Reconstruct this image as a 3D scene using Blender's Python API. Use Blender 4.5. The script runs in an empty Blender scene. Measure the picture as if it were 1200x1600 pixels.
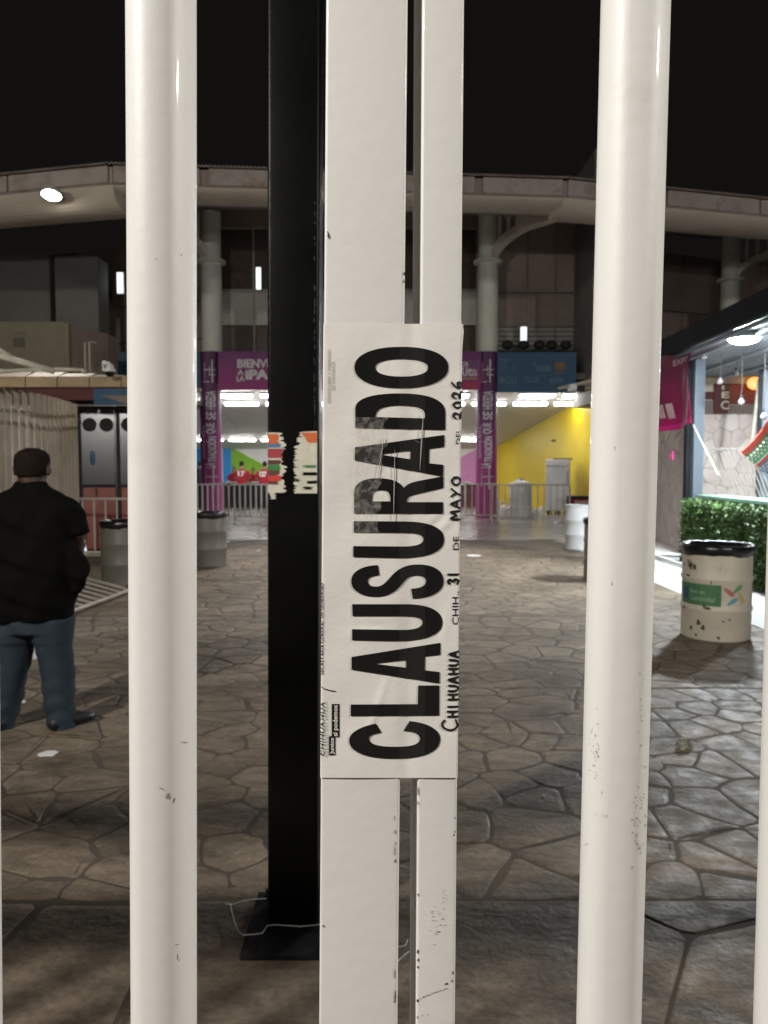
import bpy, bmesh, math, random
from mathutils import Vector, Matrix, geometry
random.seed(7)
R = math.radians
S = bpy.context.scene
COL = S.collection

# ------------------------------------------------------------------ camera, night sky, lamps, exposure
CH, PITCH, F = 1.62, R(3.34), 1200.0
cam_d = bpy.data.cameras.new('camera'); cam = bpy.data.objects.new('camera', cam_d); COL.objects.link(cam)
cam_d.sensor_width = 36.0; cam_d.lens = 27.0; cam_d.clip_start = 0.02; cam_d.clip_end = 500
cam_d.dof.use_dof = True; cam_d.dof.focus_distance = 0.735; cam_d.dof.aperture_fstop = 13.5
cam.location = (0, 0, CH); cam.rotation_euler = (math.pi/2 - PITCH, 0, 0)
S.camera = cam
S.view_settings.view_transform = 'Standard'; S.view_settings.look = 'None'
S.view_settings.exposure = 0.0; S.view_settings.gamma = 1.0; S.view_settings.use_curve_mapping = False
wd = bpy.data.worlds.new('World'); S.world = wd; wd.use_nodes = True
bg = wd.node_tree.nodes['Background']; bg.inputs[0].default_value = (1.0, 0.93, 0.85, 1); bg.inputs[1].default_value = 0.0056

def lamp(name, loc, power, col, radius):
    d = bpy.data.lights.new(name, 'POINT'); d.energy = power; d.color = col; d.shadow_soft_size = radius
    o = bpy.data.objects.new(name, d); COL.objects.link(o); o.location = loc
    return o
# street lamps on the road behind the photographer: they light the white gate and draw the shadows on the paving
lamp('street_lamp_light', (-4.6, -1.6, 5.0), 1900, (1.0, 0.965, 0.905), 0.13)
lamp('street_lamp_light', (4.3, -1.0, 4.15), 760, (1.0, 0.955, 0.89), 0.12)
def flood(name, loc, aim, power, col, cone):
    d = bpy.data.lights.new(name, 'SPOT'); d.energy = power; d.color = col; d.shadow_soft_size = 0.3; d.spot_size = R(cone); d.spot_blend = 0.7
    o = bpy.data.objects.new(name, d); COL.objects.link(o); o.location = loc; o.rotation_euler = (Vector(aim)-Vector(loc)).to_track_quat('-Z', 'Y').to_euler()
# added fill spots out of view on either side, brightening the arena front
flood('added_fill_spot', (-15, 5, 8.5), (-3, 21, 7.0), 1700, (1.0, 0.93, 0.80), 75)
flood('added_fill_spot', (17, 4, 8.5), (5, 22, 7.0), 1700, (1.0, 0.93, 0.82), 70)

# ------------------------------------------------------------------ pixel <-> place
def ray(px, py):
    a, b = (px-600)/F, (py-800)/F
    return Vector((a, math.cos(PITCH) - b*math.sin(PITCH), -math.sin(PITCH) - b*math.cos(PITCH)))
def P(px, py, Y):
    d = ray(px, py); return Vector((0, 0, CH)) + d*(Y/d.y)
def G(px, py, z=0.0):
    d = ray(px, py); return Vector((0, 0, CH)) + d*((z-CH)/d.z)

# ------------------------------------------------------------------ mesh helpers
class MB:
    def __init__(s): s.v = []; s.f = []; s.t = []
    def add(s, vs, fs, tint=None):
        n = len(s.v); s.v += [Vector(v) for v in vs]; s.f += [tuple(i+n for i in f) for f in fs]
        s.t += [tint if tint is not None else 0.5]*len(fs); return s
    def box(s, lo, hi, M=None):
        x0, y0, z0 = lo; x1, y1, z1 = hi
        v = [Vector(q) for q in ((x0,y0,z0),(x1,y0,z0),(x1,y1,z0),(x0,y1,z0),(x0,y0,z1),(x1,y0,z1),(x1,y1,z1),(x0,y1,z1))]
        if M: v = [M @ q for q in v]
        return s.add(v, [(0,3,2,1),(4,5,6,7),(0,1,5,4),(1,2,6,5),(2,3,7,6),(3,0,4,7)])
    def cbox(s, c, d, M=None):
        return s.box([c[i]-d[i]/2 for i in range(3)], [c[i]+d[i]/2 for i in range(3)], M)
    def bbox(s, lo, hi, b=0.01, M=None):           # box with chamfered edges
        bm = bmesh.new(); bmesh.ops.create_cube(bm, size=1)
        for v in bm.verts: v.co = Vector([(lo[i]+hi[i])/2 + v.co[i]*(hi[i]-lo[i]) for i in range(3)])
        bmesh.ops.bevel(bm, geom=bm.edges[:], offset=b, segments=2, affect='EDGES', profile=0.6)
        if M: bm.transform(M)
        return s.bm(bm)
    def bm(s, bm):
        bm.verts.index_update()
        s.add([v.co.copy() for v in bm.verts], [tuple(v.index for v in f.verts) for f in bm.faces]); bm.free(); return s
    def tube(s, pts, r, n=10, caps=True):
        pts = [Vector(p) for p in pts]; rr = r if isinstance(r, (list, tuple)) else [r]*len(pts)
        vs = []; fs = []; u = None
        for i, p in enumerate(pts):
            d = (pts[min(i+1, len(pts)-1)] - pts[max(i-1, 0)]).normalized()
            if u is None: u = d.orthogonal().normalized()
            else: u = (u - d*u.dot(d)); u = u.normalized() if u.length > 1e-6 else d.orthogonal().normalized()
            w = d.cross(u)
            for k in range(n):
                a = 2*math.pi*k/n; vs.append(p + (u*math.cos(a) + w*math.sin(a))*rr[i])
        for i in range(len(pts)-1):
            for k in range(n):
                a, b = i*n+k, i*n+(k+1) % n; fs.append((a, b, b+n, a+n))
        if caps: fs.append(tuple(range(n-1, -1, -1))); fs.append(tuple(range((len(pts)-1)*n, len(pts)*n)))
        return s.add(vs, fs)
    def rings(s, rings, caps=True):
        n = len(rings[0]); vs = [v for r_ in rings for v in r_]; fs = []
        for i in range(len(rings)-1):
            for k in range(n):
                a, b = i*n+k, i*n+(k+1) % n; fs.append((a, b, b+n, a+n))
        if caps: fs.append(tuple(range(n-1, -1, -1))); fs.append(tuple(range((len(rings)-1)*n, len(rings)*n)))
        return s.add(vs, fs)
    def lathe(s, prof, n=32, c=(0, 0, 0), caps=False):
        return s.rings([[(c[0]+r*math.cos(2*math.pi*k/n), c[1]+r*math.sin(2*math.pi*k/n), c[2]+z) for k in range(n)] for r, z in prof], caps)
    def prism(s, poly, d):                          # planar polygon (3D pts) pushed along d
        n = len(poly); d = Vector(d); a = [Vector(p) for p in poly]
        return s.add(a + [p+d for p in a], [tuple(range(n-1, -1, -1)), tuple(range(n, 2*n))] + [(i, (i+1) % n, n+(i+1) % n, n+i) for i in range(n)])
    def ell(s, c, r, M=None, n=16, m=10):
        rs = []
        for i in range(m+1):
            a = -math.pi/2 + math.pi*i/m; q = max(math.cos(a), 0.02)
            rs.append([Vector((r[0]*q*math.cos(2*math.pi*k/n), r[1]*q*math.sin(2*math.pi*k/n), r[2]*math.sin(a))) for k in range(n)])
        rs = [[(M @ v if M else v) + Vector(c) for v in g] for g in rs]
        return s.rings(rs)
WI = {}
def add(name, mb, m, parent=None, smooth=False, normals=True, tint=False, auto=None, **kw):
    me = bpy.data.meshes.new(name); vs = mb.v
    if parent is not None and parent.name in WI: inv = WI[parent.name]; vs = [inv @ v for v in vs]
    me.from_pydata([tuple(v) for v in vs], [], mb.f)
    if normals and len(mb.f) < 60000:
        bm = bmesh.new(); bm.from_mesh(me); bmesh.ops.recalc_face_normals(bm, faces=bm.faces); bm.to_mesh(me); bm.free()
    if tint:
        at = me.attributes.new('tint', 'FLOAT', 'FACE'); at.data.foreach_set('value', mb.t)
    for q in (m if isinstance(m, (list, tuple)) else [m]): me.materials.append(q)
    if smooth: me.polygons.foreach_set('use_smooth', [True]*len(me.polygons))
    if auto: me.set_sharp_from_angle(angle=R(auto))
    o = bpy.data.objects.new(name, me); COL.objects.link(o)
    if parent is not None: o.parent = parent
    for k, v in kw.items(): o[k] = v
    WI[o.name] = WI.get(parent.name, Matrix()) if parent is not None else Matrix()
    return o
def thing(name, label, cat, loc=(0, 0, 0), rz=0.0, group=None):
    o = bpy.data.objects.new(name, None); COL.objects.link(o); o.empty_display_size = 0.1
    o.location = loc; o.rotation_euler = (0, 0, rz); o['label'] = label; o['category'] = cat
    if group: o['group'] = group
    WI[o.name] = (Matrix.Translation(loc) @ Matrix.Rotation(rz, 4, 'Z')).inverted()
    return o
KIDS = {}
def dup(src, loc, rz=0.0, label=None):
    r = src.copy(); COL.objects.link(r); r.location = loc; r.rotation_euler = (0, 0, rz)
    if label: r['label'] = label
    for ch in [q for q in COL.objects if q.parent == src]:
        c = ch.copy(); COL.objects.link(c); c.parent = r
        for g in [q for q in COL.objects if q.parent == ch]:
            d = g.copy(); COL.objects.link(d); d.parent = c
    return r
def move(o, loc, rz=0.0): o.location = loc; o.rotation_euler = (0, 0, rz)

# ------------------------------------------------------------------ materials
def mat(name, col, rough=0.6, metal=0.0, var=0.15, scale=4.0, bump=0.0, bscale=30.0, dirt=None, dscale=3.0, damt=0.5, spec=0.5, coat=0.0, emit=None, estr=0.0):
    m = bpy.data.materials.new(name); m.use_nodes = True; nt = m.node_tree; n = nt.nodes; L = nt.links
    b = n['Principled BSDF']; b.inputs['Roughness'].default_value = rough; b.inputs['Metallic'].default_value = metal
    b.inputs['Specular IOR Level'].default_value = spec; b.inputs['Coat Weight'].default_value = coat
    geo = n.new('ShaderNodeNewGeometry')
    no = n.new('ShaderNodeTexNoise'); no.inputs['Scale'].default_value = scale; no.inputs['Detail'].default_value = 5
    L.new(geo.outputs['Position'], no.inputs['Vector'])
    rp = n.new('ShaderNodeValToRGB'); rp.color_ramp.elements[0].position = 0.3; rp.color_ramp.elements[1].position = 0.7
    rp.color_ramp.elements[0].color = [max(0, c*(1-var)) for c in col]+[1]; rp.color_ramp.elements[1].color = [min(1, c*(1+var)) for c in col]+[1]
    L.new(no.outputs['Fac'], rp.inputs['Fac']); out = rp.outputs['Color']
    if dirt:
        n2 = n.new('ShaderNodeTexNoise'); n2.inputs['Scale'].default_value = dscale; n2.inputs['Detail'].default_value = 9; n2.inputs['Roughness'].default_value = 0.7
        L.new(geo.outputs['Position'], n2.inputs['Vector'])
        r2 = n.new('ShaderNodeValToRGB'); r2.color_ramp.elements[0].position = 0.66-0.2*damt; r2.color_ramp.elements[1].position = 0.76-0.1*damt
        r2.color_ramp.elements[0].color = (0, 0, 0, 1); r2.color_ramp.elements[1].color = (damt, damt, damt, 1)
        L.new(n2.outputs['Fac'], r2.inputs['Fac'])
        mx = n.new('ShaderNodeMix'); mx.data_type = 'RGBA'; L.new(r2.outputs['Color'], mx.inputs[0]); L.new(out, mx.inputs[6]); mx.inputs[7].default_value = tuple(dirt)+(1,)
        out = mx.outputs[2]
    L.new(out, b.inputs['Base Color'])
    if bump:
        nb = n.new('ShaderNodeTexNoise'); nb.inputs['Scale'].default_value = bscale; nb.inputs['Detail'].default_value = 6
        L.new(geo.outputs['Position'], nb.inputs['Vector'])
        bp = n.new('ShaderNodeBump'); bp.inputs['Strength'].default_value = bump; bp.inputs['Distance'].default_value = 0.01
        L.new(nb.outputs['Fac'], bp.inputs['Height']); L.new(bp.outputs['Normal'], b.inputs['Normal'])
    if emit: b.inputs['Emission Color'].default_value = tuple(emit)+(1,); b.inputs['Emission Strength'].default_value = estr
    return m
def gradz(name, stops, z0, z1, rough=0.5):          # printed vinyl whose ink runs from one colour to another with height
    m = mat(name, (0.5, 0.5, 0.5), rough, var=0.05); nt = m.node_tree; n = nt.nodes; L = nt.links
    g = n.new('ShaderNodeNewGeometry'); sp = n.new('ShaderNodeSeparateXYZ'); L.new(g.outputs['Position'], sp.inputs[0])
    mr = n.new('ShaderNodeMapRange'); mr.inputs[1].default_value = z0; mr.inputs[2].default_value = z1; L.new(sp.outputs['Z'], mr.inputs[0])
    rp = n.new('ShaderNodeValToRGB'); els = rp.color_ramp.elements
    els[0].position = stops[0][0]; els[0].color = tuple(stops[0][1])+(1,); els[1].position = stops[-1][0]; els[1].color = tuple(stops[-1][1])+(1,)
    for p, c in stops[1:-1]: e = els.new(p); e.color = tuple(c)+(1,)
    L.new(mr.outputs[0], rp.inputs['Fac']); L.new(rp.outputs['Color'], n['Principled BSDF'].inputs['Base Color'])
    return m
def glow(name, col, st):
    m = bpy.data.materials.new(name); m.use_nodes = True; b = m.node_tree.nodes['Principled BSDF']
    b.inputs['Base Color'].default_value = (0.8, 0.8, 0.8, 1); b.inputs['Emission Color'].default_value = tuple(col)+(1,); b.inputs['Emission Strength'].default_value = st
    return m
def stonemat(name, lo, hi, rough, bump, bscale, dirtc, streak=True):
    m = mat(name, lo, rough, var=0.25, scale=3.0, bump=bump, bscale=bscale, dirt=dirtc, dscale=2.2, damt=0.55); nt = m.node_tree; n = nt.nodes; L = nt.links
    b = n['Principled BSDF']; src = b.inputs['Base Color'].links[0].from_socket
    at = n.new('ShaderNodeAttribute'); at.attribute_name = 'tint'
    rp = n.new('ShaderNodeValToRGB'); rp.color_ramp.elements[0].color = tuple(lo)+(1,); rp.color_ramp.elements[1].color = tuple(hi)+(1,)
    L.new(at.outputs['Fac'], rp.inputs['Fac'])
    mx = n.new('ShaderNodeMix'); mx.data_type = 'RGBA'; mx.inputs[0].default_value = 0.5; L.new(src, mx.inputs[6]); L.new(rp.outputs['Color'], mx.inputs[7])
    L.new(mx.outputs[2], b.inputs['Base Color'])
    nz = n.new('ShaderNodeTexNoise'); nz.inputs['Scale'].default_value = 9; nz.inputs['Detail'].default_value = 6
    g = n.new('ShaderNodeNewGeometry'); L.new(g.outputs['Position'], nz.inputs['Vector'])
    mr = n.new('ShaderNodeMapRange'); mr.inputs[1].default_value = 0.3; mr.inputs[2].default_value = 0.7; mr.inputs[3].default_value = rough-0.14; mr.inputs[4].default_value = rough+0.16
    L.new(nz.outputs['Fac'], mr.inputs[0]); L.new(mr.outputs[0], b.inputs['Roughness'])
    if not streak: return m
    b.inputs['Specular IOR Level'].default_value = 0.32
    g0 = n.new('ShaderNodeNewGeometry'); mp = n.new('ShaderNodeMapping'); mp.inputs['Scale'].default_value = (5, 13, 9); mp.inputs['Rotation'].default_value = (0, 0, 0.5); L.new(g0.outputs['Position'], mp.inputs[0])
    for sc_, lo_, hi_, src_ in ((1.0, 0.68, 1.4, mp.outputs[0]), (1.3, 0.58, 1.48, g0.outputs['Position']), (38.0, 0.75, 1.28, g0.outputs['Position'])):
        q = n.new('ShaderNodeTexNoise'); q.inputs['Scale'].default_value = sc_; q.inputs['Detail'].default_value = 8; q.inputs['Roughness'].default_value = 0.65; L.new(src_, q.inputs['Vector'])
        k = n.new('ShaderNodeMapRange'); k.inputs[1].default_value = 0.32; k.inputs[2].default_value = 0.68; k.inputs[3].default_value = lo_; k.inputs[4].default_value = hi_; L.new(q.outputs['Fac'], k.inputs[0])
        vm = n.new('ShaderNodeVectorMath'); vm.operation = 'SCALE'; L.new(b.inputs['Base Color'].links[0].from_socket, vm.inputs[0]); L.new(k.outputs[0], vm.inputs['Scale']); L.new(vm.outputs[0], b.inputs['Base Color'])
    bp = [x for x in n if x.type == 'BUMP'][0]; w1 = n.new('ShaderNodeTexNoise'); w1.inputs['Scale'].default_value = 1.0; w1.inputs['Detail'].default_value = 7; w1.inputs['Distortion'].default_value = 0.6; L.new(mp.outputs[0], w1.inputs['Vector'])
    b2 = n.new('ShaderNodeBump'); b2.inputs['Strength'].default_value = 0.3; b2.inputs['Distance'].default_value = 0.03; L.new(w1.outputs['Fac'], b2.inputs['Height']); L.new(b2.outputs['Normal'], bp.inputs['Normal'])
    return m

M = {}
M['gate'] = mat('gate_paint', (0.735, 0.72, 0.69), 0.5, var=0.03, scale=2.5, bump=0.05, bscale=60, coat=0.15, dirt=(0.52, 0.48, 0.42), dscale=6, damt=0.35)
M['paper'] = mat('paper', (0.79, 0.76, 0.71), 0.5, var=0.025, scale=14, bump=0.05, bscale=120)
M['ink'] = mat('print_ink', (0.010, 0.009, 0.009), 0.35, var=0.1)
M['inkgrey'] = mat('grey_ink', (0.25, 0.24, 0.22), 0.5, var=0.1)
M['marker'] = mat('marker_ink', (0.012, 0.011, 0.012), 0.5, var=0.2)
M['rust'] = mat('rust_chip', (0.07, 0.05, 0.04), 0.8, var=0.5, scale=300)
M['scuff'] = mat('scuff', (0.36, 0.34, 0.31), 0.6, var=0.3, scale=300)
M['blackpole'] = mat('black_paint', (0.003, 0.003, 0.0028), 0.36, var=0.3, scale=6, bump=0.05, bscale=60, spec=0.12)
M['baseplate'] = mat('base_plate', (0.010, 0.010, 0.011), 0.7, spec=0.2, var=0.4, scale=14, bump=0.2, dirt=(0.04, 0.035, 0.028), dscale=8, damt=0.5)
M['joint'] = mat('joint', (0.078, 0.060, 0.043), 0.85, var=0.3, scale=2.0)
M['stone'] = stonemat('stamped_stone', (0.130, 0.100, 0.070), (0.215, 0.172, 0.128), 0.6, 0.45, 34, (0.085, 0.065, 0.045))
M['wallstone'] = stonemat('wall_stone', (0.42, 0.35, 0.32), (0.58, 0.51, 0.47), 0.7, 0.5, 18, (0.42, 0.28, 0.18), False)
M['mortar'] = mat('mortar', (0.30, 0.26, 0.23), 0.9)
M['earth'] = mat('ground', (0.10, 0.085, 0.07), 0.9, var=0.3, scale=0.8, bump=0.4)
M['terrace'] = mat('polished_floor', (0.30, 0.285, 0.265), 0.22, var=0.12, scale=1.2, dirt=(0.2, 0.18, 0.16), dscale=1.6, damt=0.5)
M['smooth'] = mat('smooth_concrete', (0.42, 0.42, 0.41), 0.6, var=0.1, scale=1.6, bump=0.1)
M['kerbwhite'] = mat('white_kerb', (0.75, 0.75, 0.74), 0.6, var=0.06)
M['fascia'] = mat('fascia_paint', (0.33, 0.29, 0.27), 0.6, var=0.12, scale=1.4, dirt=(0.16, 0.10, 0.065), dscale=1.6, damt=0.8)
M['arm'] = mat('arm_paint', (0.62, 0.56, 0.48), 0.55, var=0.08)
M['soffit'] = mat('soffit_paint', (0.42, 0.37, 0.31), 0.55, var=0.08, scale=1.0, dirt=(0.3, 0.24, 0.17), dscale=0.9, damt=0.4)
M['roof'] = mat('roof_sheet', (0.20, 0.16, 0.14), 0.6, var=0.3)
M['column'] = mat('column_paint', (0.62, 0.64, 0.58), 0.5, var=0.05)
M['arenawall'] = mat('arena_wall', (0.30, 0.235, 0.20), 0.7, var=0.2, scale=0.6)
M['panel'] = mat('pale_panel', (0.46, 0.46, 0.42), 0.6, var=0.08)
M['brownpanel'] = mat('brown_panel', (0.24, 0.19, 0.165), 0.6, var=0.1)
M['glassdark'] = mat('dark_glass', (0.10, 0.075, 0.062), 0.25, var=0.2, spec=0.5)
M['mullion'] = mat('mullion', (0.34, 0.31, 0.27), 0.5)
M['louvre'] = mat('louvre', (0.42, 0.42, 0.40), 0.5)
M['concrete'] = mat('grey_concrete', (0.17, 0.17, 0.155), 0.8, var=0.15, scale=1.0, bump=0.15)
M['dark'] = mat('dark', (0.012, 0.011, 0.010), 0.7)
M['ceiling'] = mat('ceiling', (0.55, 0.54, 0.52), 0.6, var=0.05, scale=0.8)
M['yellow'] = mat('yellow_wall', (0.66, 0.50, 0.008), 0.5, var=0.05)
M['white'] = mat('white_paint', (0.75, 0.75, 0.74), 0.5, var=0.05)
M['blue'] = mat('blue_wall', (0.02, 0.28, 0.70), 0.5, var=0.05)
M['green'] = mat('green_wall', (0.22, 0.48, 0.02), 0.5, var=0.05)
M['pink'] = mat('pink_wall', (0.62, 0.26, 0.56), 0.5, var=0.05)
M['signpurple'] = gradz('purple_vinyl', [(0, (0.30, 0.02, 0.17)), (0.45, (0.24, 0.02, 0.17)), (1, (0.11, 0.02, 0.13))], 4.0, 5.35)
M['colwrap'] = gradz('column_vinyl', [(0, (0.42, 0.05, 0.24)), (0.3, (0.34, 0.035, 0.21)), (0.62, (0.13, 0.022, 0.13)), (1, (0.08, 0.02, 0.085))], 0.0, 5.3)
M['signblue'] = mat('blue_vinyl', (0.012, 0.075, 0.16), 0.5, var=0.1)
M['signwhite'] = mat('sign_white', (0.62, 0.62, 0.66), 0.6)
M['signfaint'] = mat('sign_faint', (0.11, 0.18, 0.24), 0.6)
M['signorange'] = mat('sign_orange', (0.20, 0.10, 0.04), 0.6)
M['signyellow'] = mat('sign_yellow', (0.45, 0.36, 0.14), 0.6)
M['tube'] = glow('lit_tube', (1.0, 0.98, 0.95), 26.0)
M['tubedim'] = glow('lit_tube_dim', (0.85, 1.0, 0.97), 1.3)
M['led'] = glow('lit_led', (0.88, 0.96, 1.0), 1250.0)
M['flood'] = glow('lit_flood', (1.0, 0.95, 0.86), 70.0)
M['housing'] = mat('lamp_housing', (0.5, 0.5, 0.5), 0.5)
M['drum'] = mat('drum_paint', (0.55, 0.50, 0.40), 0.5, var=0.1, scale=4, bump=0.06, bscale=20, dirt=(0.22, 0.17, 0.12), dscale=5.5, damt=0.5)
M['drumgrey'] = mat('drum_grey', (0.17, 0.155, 0.125), 0.5, var=0.12, scale=4, dirt=(0.12, 0.10, 0.07), dscale=4, damt=0.5)
M['drumwhite'] = mat('drum_white', (0.66, 0.67, 0.68), 0.5, var=0.06, scale=4, dirt=(0.3, 0.28, 0.25), dscale=4, damt=0.4)
M['bag'] = mat('bin_bag', (0.010, 0.010, 0.011), 0.28, var=0.3, bump=0.5, bscale=22)
M['labelgreen'] = mat('label_green', (0.06, 0.17, 0.075), 0.5)
M['labeltext'] = mat('label_text', (0.28, 0.40, 0.28), 0.5)
M['lgred'] = mat('logo_red', (0.42, 0.14, 0.11), 0.5); M['lggreen'] = mat('logo_green', (0.14, 0.30, 0.16), 0.5)
M['lgblue'] = mat('logo_blue', (0.14, 0.32, 0.40), 0.5); M['lgyellow'] = mat('logo_yellow', (0.52, 0.40, 0.14), 0.5)
M['graphite'] = mat('graphite_paint', (0.016, 0.019, 0.021), 0.8, var=0.15, spec=0.1)
M['bluegrey'] = mat('bluegrey_paint', (0.085, 0.11, 0.135), 0.5, var=0.08)
M['canopy'] = mat('canopy_sheet', (0.15, 0.17, 0.19), 0.5, var=0.15)
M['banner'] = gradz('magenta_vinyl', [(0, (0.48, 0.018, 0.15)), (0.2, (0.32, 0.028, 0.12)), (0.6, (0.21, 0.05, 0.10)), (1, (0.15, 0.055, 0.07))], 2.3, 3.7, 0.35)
M['bannerpink'] = mat('banner_hem', (0.75, 0.03, 0.28), 0.4); M['bannertext'] = mat('banner_text', (0.72, 0.5, 0.55), 0.5)
M['hedgecore'] = mat('hedge_core', (0.012, 0.022, 0.008), 0.9)
M['leaf'] = mat('hedge_leaf', (0.050, 0.105, 0.022), 0.5, var=0.5, scale=9)
M['ledge'] = mat('ledge', (0.22, 0.40, 0.32), 0.35)
M['redwall'] = mat('red_wall', (0.20, 0.03, 0.015), 0.6); M['maroon'] = mat('maroon', (0.10, 0.02, 0.02), 0.6)
M['mesh'] = mat('pale_mesh', (0.30, 0.28, 0.25), 0.6); M['cream'] = mat('cream', (0.6, 0.56, 0.46), 0.6)
M['orange'] = glow('orange_lamp', (1.0, 0.35, 0.03), 1.6)
M['bulb'] = mat('bulb_glass', (0.13, 0.13, 0.125), 0.15); M['wire'] = mat('wire', (0.02, 0.02, 0.02), 0.6)
M['wred'] = mat('weave_red', (0.50, 0.06, 0.04), 0.8); M['wgreen'] = mat('weave_green', (0.05, 0.24, 0.09), 0.8)
M['wblue'] = mat('weave_blue', (0.09, 0.15, 0.34), 0.8); M['wcream'] = mat('weave_cream', (0.5, 0.48, 0.42), 0.8)
M['wood'] = mat('awning_board', (0.36, 0.26, 0.15), 0.6, var=0.25, scale=2.2, dirt=(0.16, 0.09, 0.04), dscale=2.0, damt=0.5)
M['slat'] = mat('fence_slat', (0.56, 0.50, 0.43), 0.6, var=0.1)
M['steel'] = mat('steel_door', (0.12, 0.12, 0.12), 0.24, metal=0.9, var=0.08, scale=1.5, bump=0.04, bscale=6)
M['reflectpanel'] = mat('red_panel', (0.26, 0.07, 0.045), 0.4, var=0.2)
M['cabblue'] = mat('cab_blue', (0.02, 0.09, 0.20), 0.4)
M['acunit'] = mat('unit_paint', (0.15, 0.13, 0.085), 0.6, var=0.1); M['acdark'] = mat('unit_dark', (0.07, 0.06, 0.04), 0.6)
M['barrier'] = mat('barrier_paint', (0.80, 0.79, 0.77), 0.5, var=0.06)
M['barrierdim'] = mat('barrier_worn', (0.42, 0.38, 0.33), 0.6, var=0.12)
M['skin'] = mat('skin', (0.05, 0.025, 0.016), 0.5, var=0.06); M['skinlight'] = mat('skin_light', (0.42, 0.25, 0.18), 0.5, var=0.05)
M['hair'] = mat('hair', (0.012, 0.009, 0.008), 0.6)
M['blackcloth'] = mat('black_cloth', (0.0036, 0.0034, 0.0032), 0.9, var=0.2, bump=0.3, bscale=40, spec=0.08)
M['denim'] = mat('denim', (0.013, 0.024, 0.036), 0.85, var=0.3, scale=7, bump=0.3, bscale=60)
M['shoe'] = mat('shoe', (0.006, 0.006, 0.007), 0.5)
M['redcloth'] = mat('red_cloth', (0.42, 0.02, 0.04), 0.8, var=0.1); M['darkcloth'] = mat('dark_cloth', (0.02, 0.02, 0.025), 0.8)
M['screen'] = glow('screen', (0.75, 0.85, 1.0), 1.5)
M['counter'] = mat('counter', (0.02, 0.02, 0.02), 0.35); M['counterfront'] = mat('counter_front', (0.10, 0.02, 0.035), 0.5)
M['fridge'] = mat('fridge', (0.55, 0.56, 0.58), 0.4, var=0.04); M['greytext'] = mat('grey_text', (0.33, 0.34, 0.38), 0.5)
M['plastic'] = mat('plastic_bag', (0.62, 0.62, 0.60), 0.35, var=0.08, bump=0.4, bscale=14)
M['redbox'] = mat('red_box', (0.40, 0.03, 0.025), 0.5)
M['foil'] = mat('foil', (0.75, 0.72, 0.62), 0.2, metal=0.8, var=0.4, scale=60)
M['stick_cream'] = mat('sticker_paper', (0.50, 0.47, 0.38), 0.7, var=0.12, scale=30)
M['stick_orange'] = mat('sticker_orange', (0.55, 0.12, 0.03), 0.6); M['stick_blue'] = mat('sticker_blue', (0.07, 0.17, 0.32), 0.6)
M['stick_red'] = mat('sticker_red', (0.45, 0.03, 0.025), 0.6); M['stick_crimson'] = mat('sticker_crimson', (0.32, 0.035, 0.05), 0.6)
M['stick_green'] = mat('sticker_green', (0.03, 0.17, 0.04), 0.6); M['stick_brown'] = mat('sticker_brown', (0.09, 0.03, 0.02), 0.6)
# clear adhesive tape: mostly see-through, its mottled reflections put in as pale colour
tm = bpy.data.materials.new('clear_tape'); tm.use_nodes = True; nt = tm.node_tree; n = nt.nodes; n.clear()
o_ = n.new('ShaderNodeOutputMaterial'); mx = n.new('ShaderNodeMixShader'); tr = n.new('ShaderNodeBsdfTransparent'); gl = n.new('ShaderNodeBsdfPrincipled')
gl.inputs['Base Color'].default_value = (0.74, 0.70, 0.63, 1); gl.inputs['Roughness'].default_value = 0.35
g_ = n.new('ShaderNodeNewGeometry'); z1 = n.new('ShaderNodeTexNoise'); z1.inputs['Scale'].default_value = 150; z1.inputs['Detail'].default_value = 8; z1.inputs['Distortion'].default_value = 0.8
nt.links.new(g_.outputs['Position'], z1.inputs['Vector'])
r_ = n.new('ShaderNodeValToRGB'); r_.color_ramp.elements[0].position = 0.42; r_.color_ramp.elements[0].color = (0.05, 0.05, 0.05, 1); r_.color_ramp.elements[1].position = 0.75; r_.color_ramp.elements[1].color = (0.32, 0.32, 0.32, 1)
nt.links.new(z1.outputs['Fac'], r_.inputs['Fac']); nt.links.new(r_.outputs['Color'], mx.inputs[0])
nt.links.new(tr.outputs[0], mx.inputs[1]); nt.links.new(gl.outputs[0], mx.inputs[2]); nt.links.new(mx.outputs[0], o_.inputs[0])
M['scuffed_tape'] = tm
tm2 = bpy.data.materials.new('clear_tape_smooth'); tm2.use_nodes = True; nt = tm2.node_tree; n = nt.nodes; n.clear()
o_ = n.new('ShaderNodeOutputMaterial'); mx = n.new('ShaderNodeMixShader'); tr = n.new('ShaderNodeBsdfTransparent'); gl = n.new('ShaderNodeBsdfPrincipled')
gl.inputs['Base Color'].default_value = (0.72, 0.68, 0.61, 1); gl.inputs['Roughness'].default_value = 0.12; mx.inputs[0].default_value = 0.012
nt.links.new(tr.outputs[0], mx.inputs[1]); nt.links.new(gl.outputs[0], mx.inputs[2]); nt.links.new(mx.outputs[0], o_.inputs[0])
M['tape'] = tm2

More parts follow.
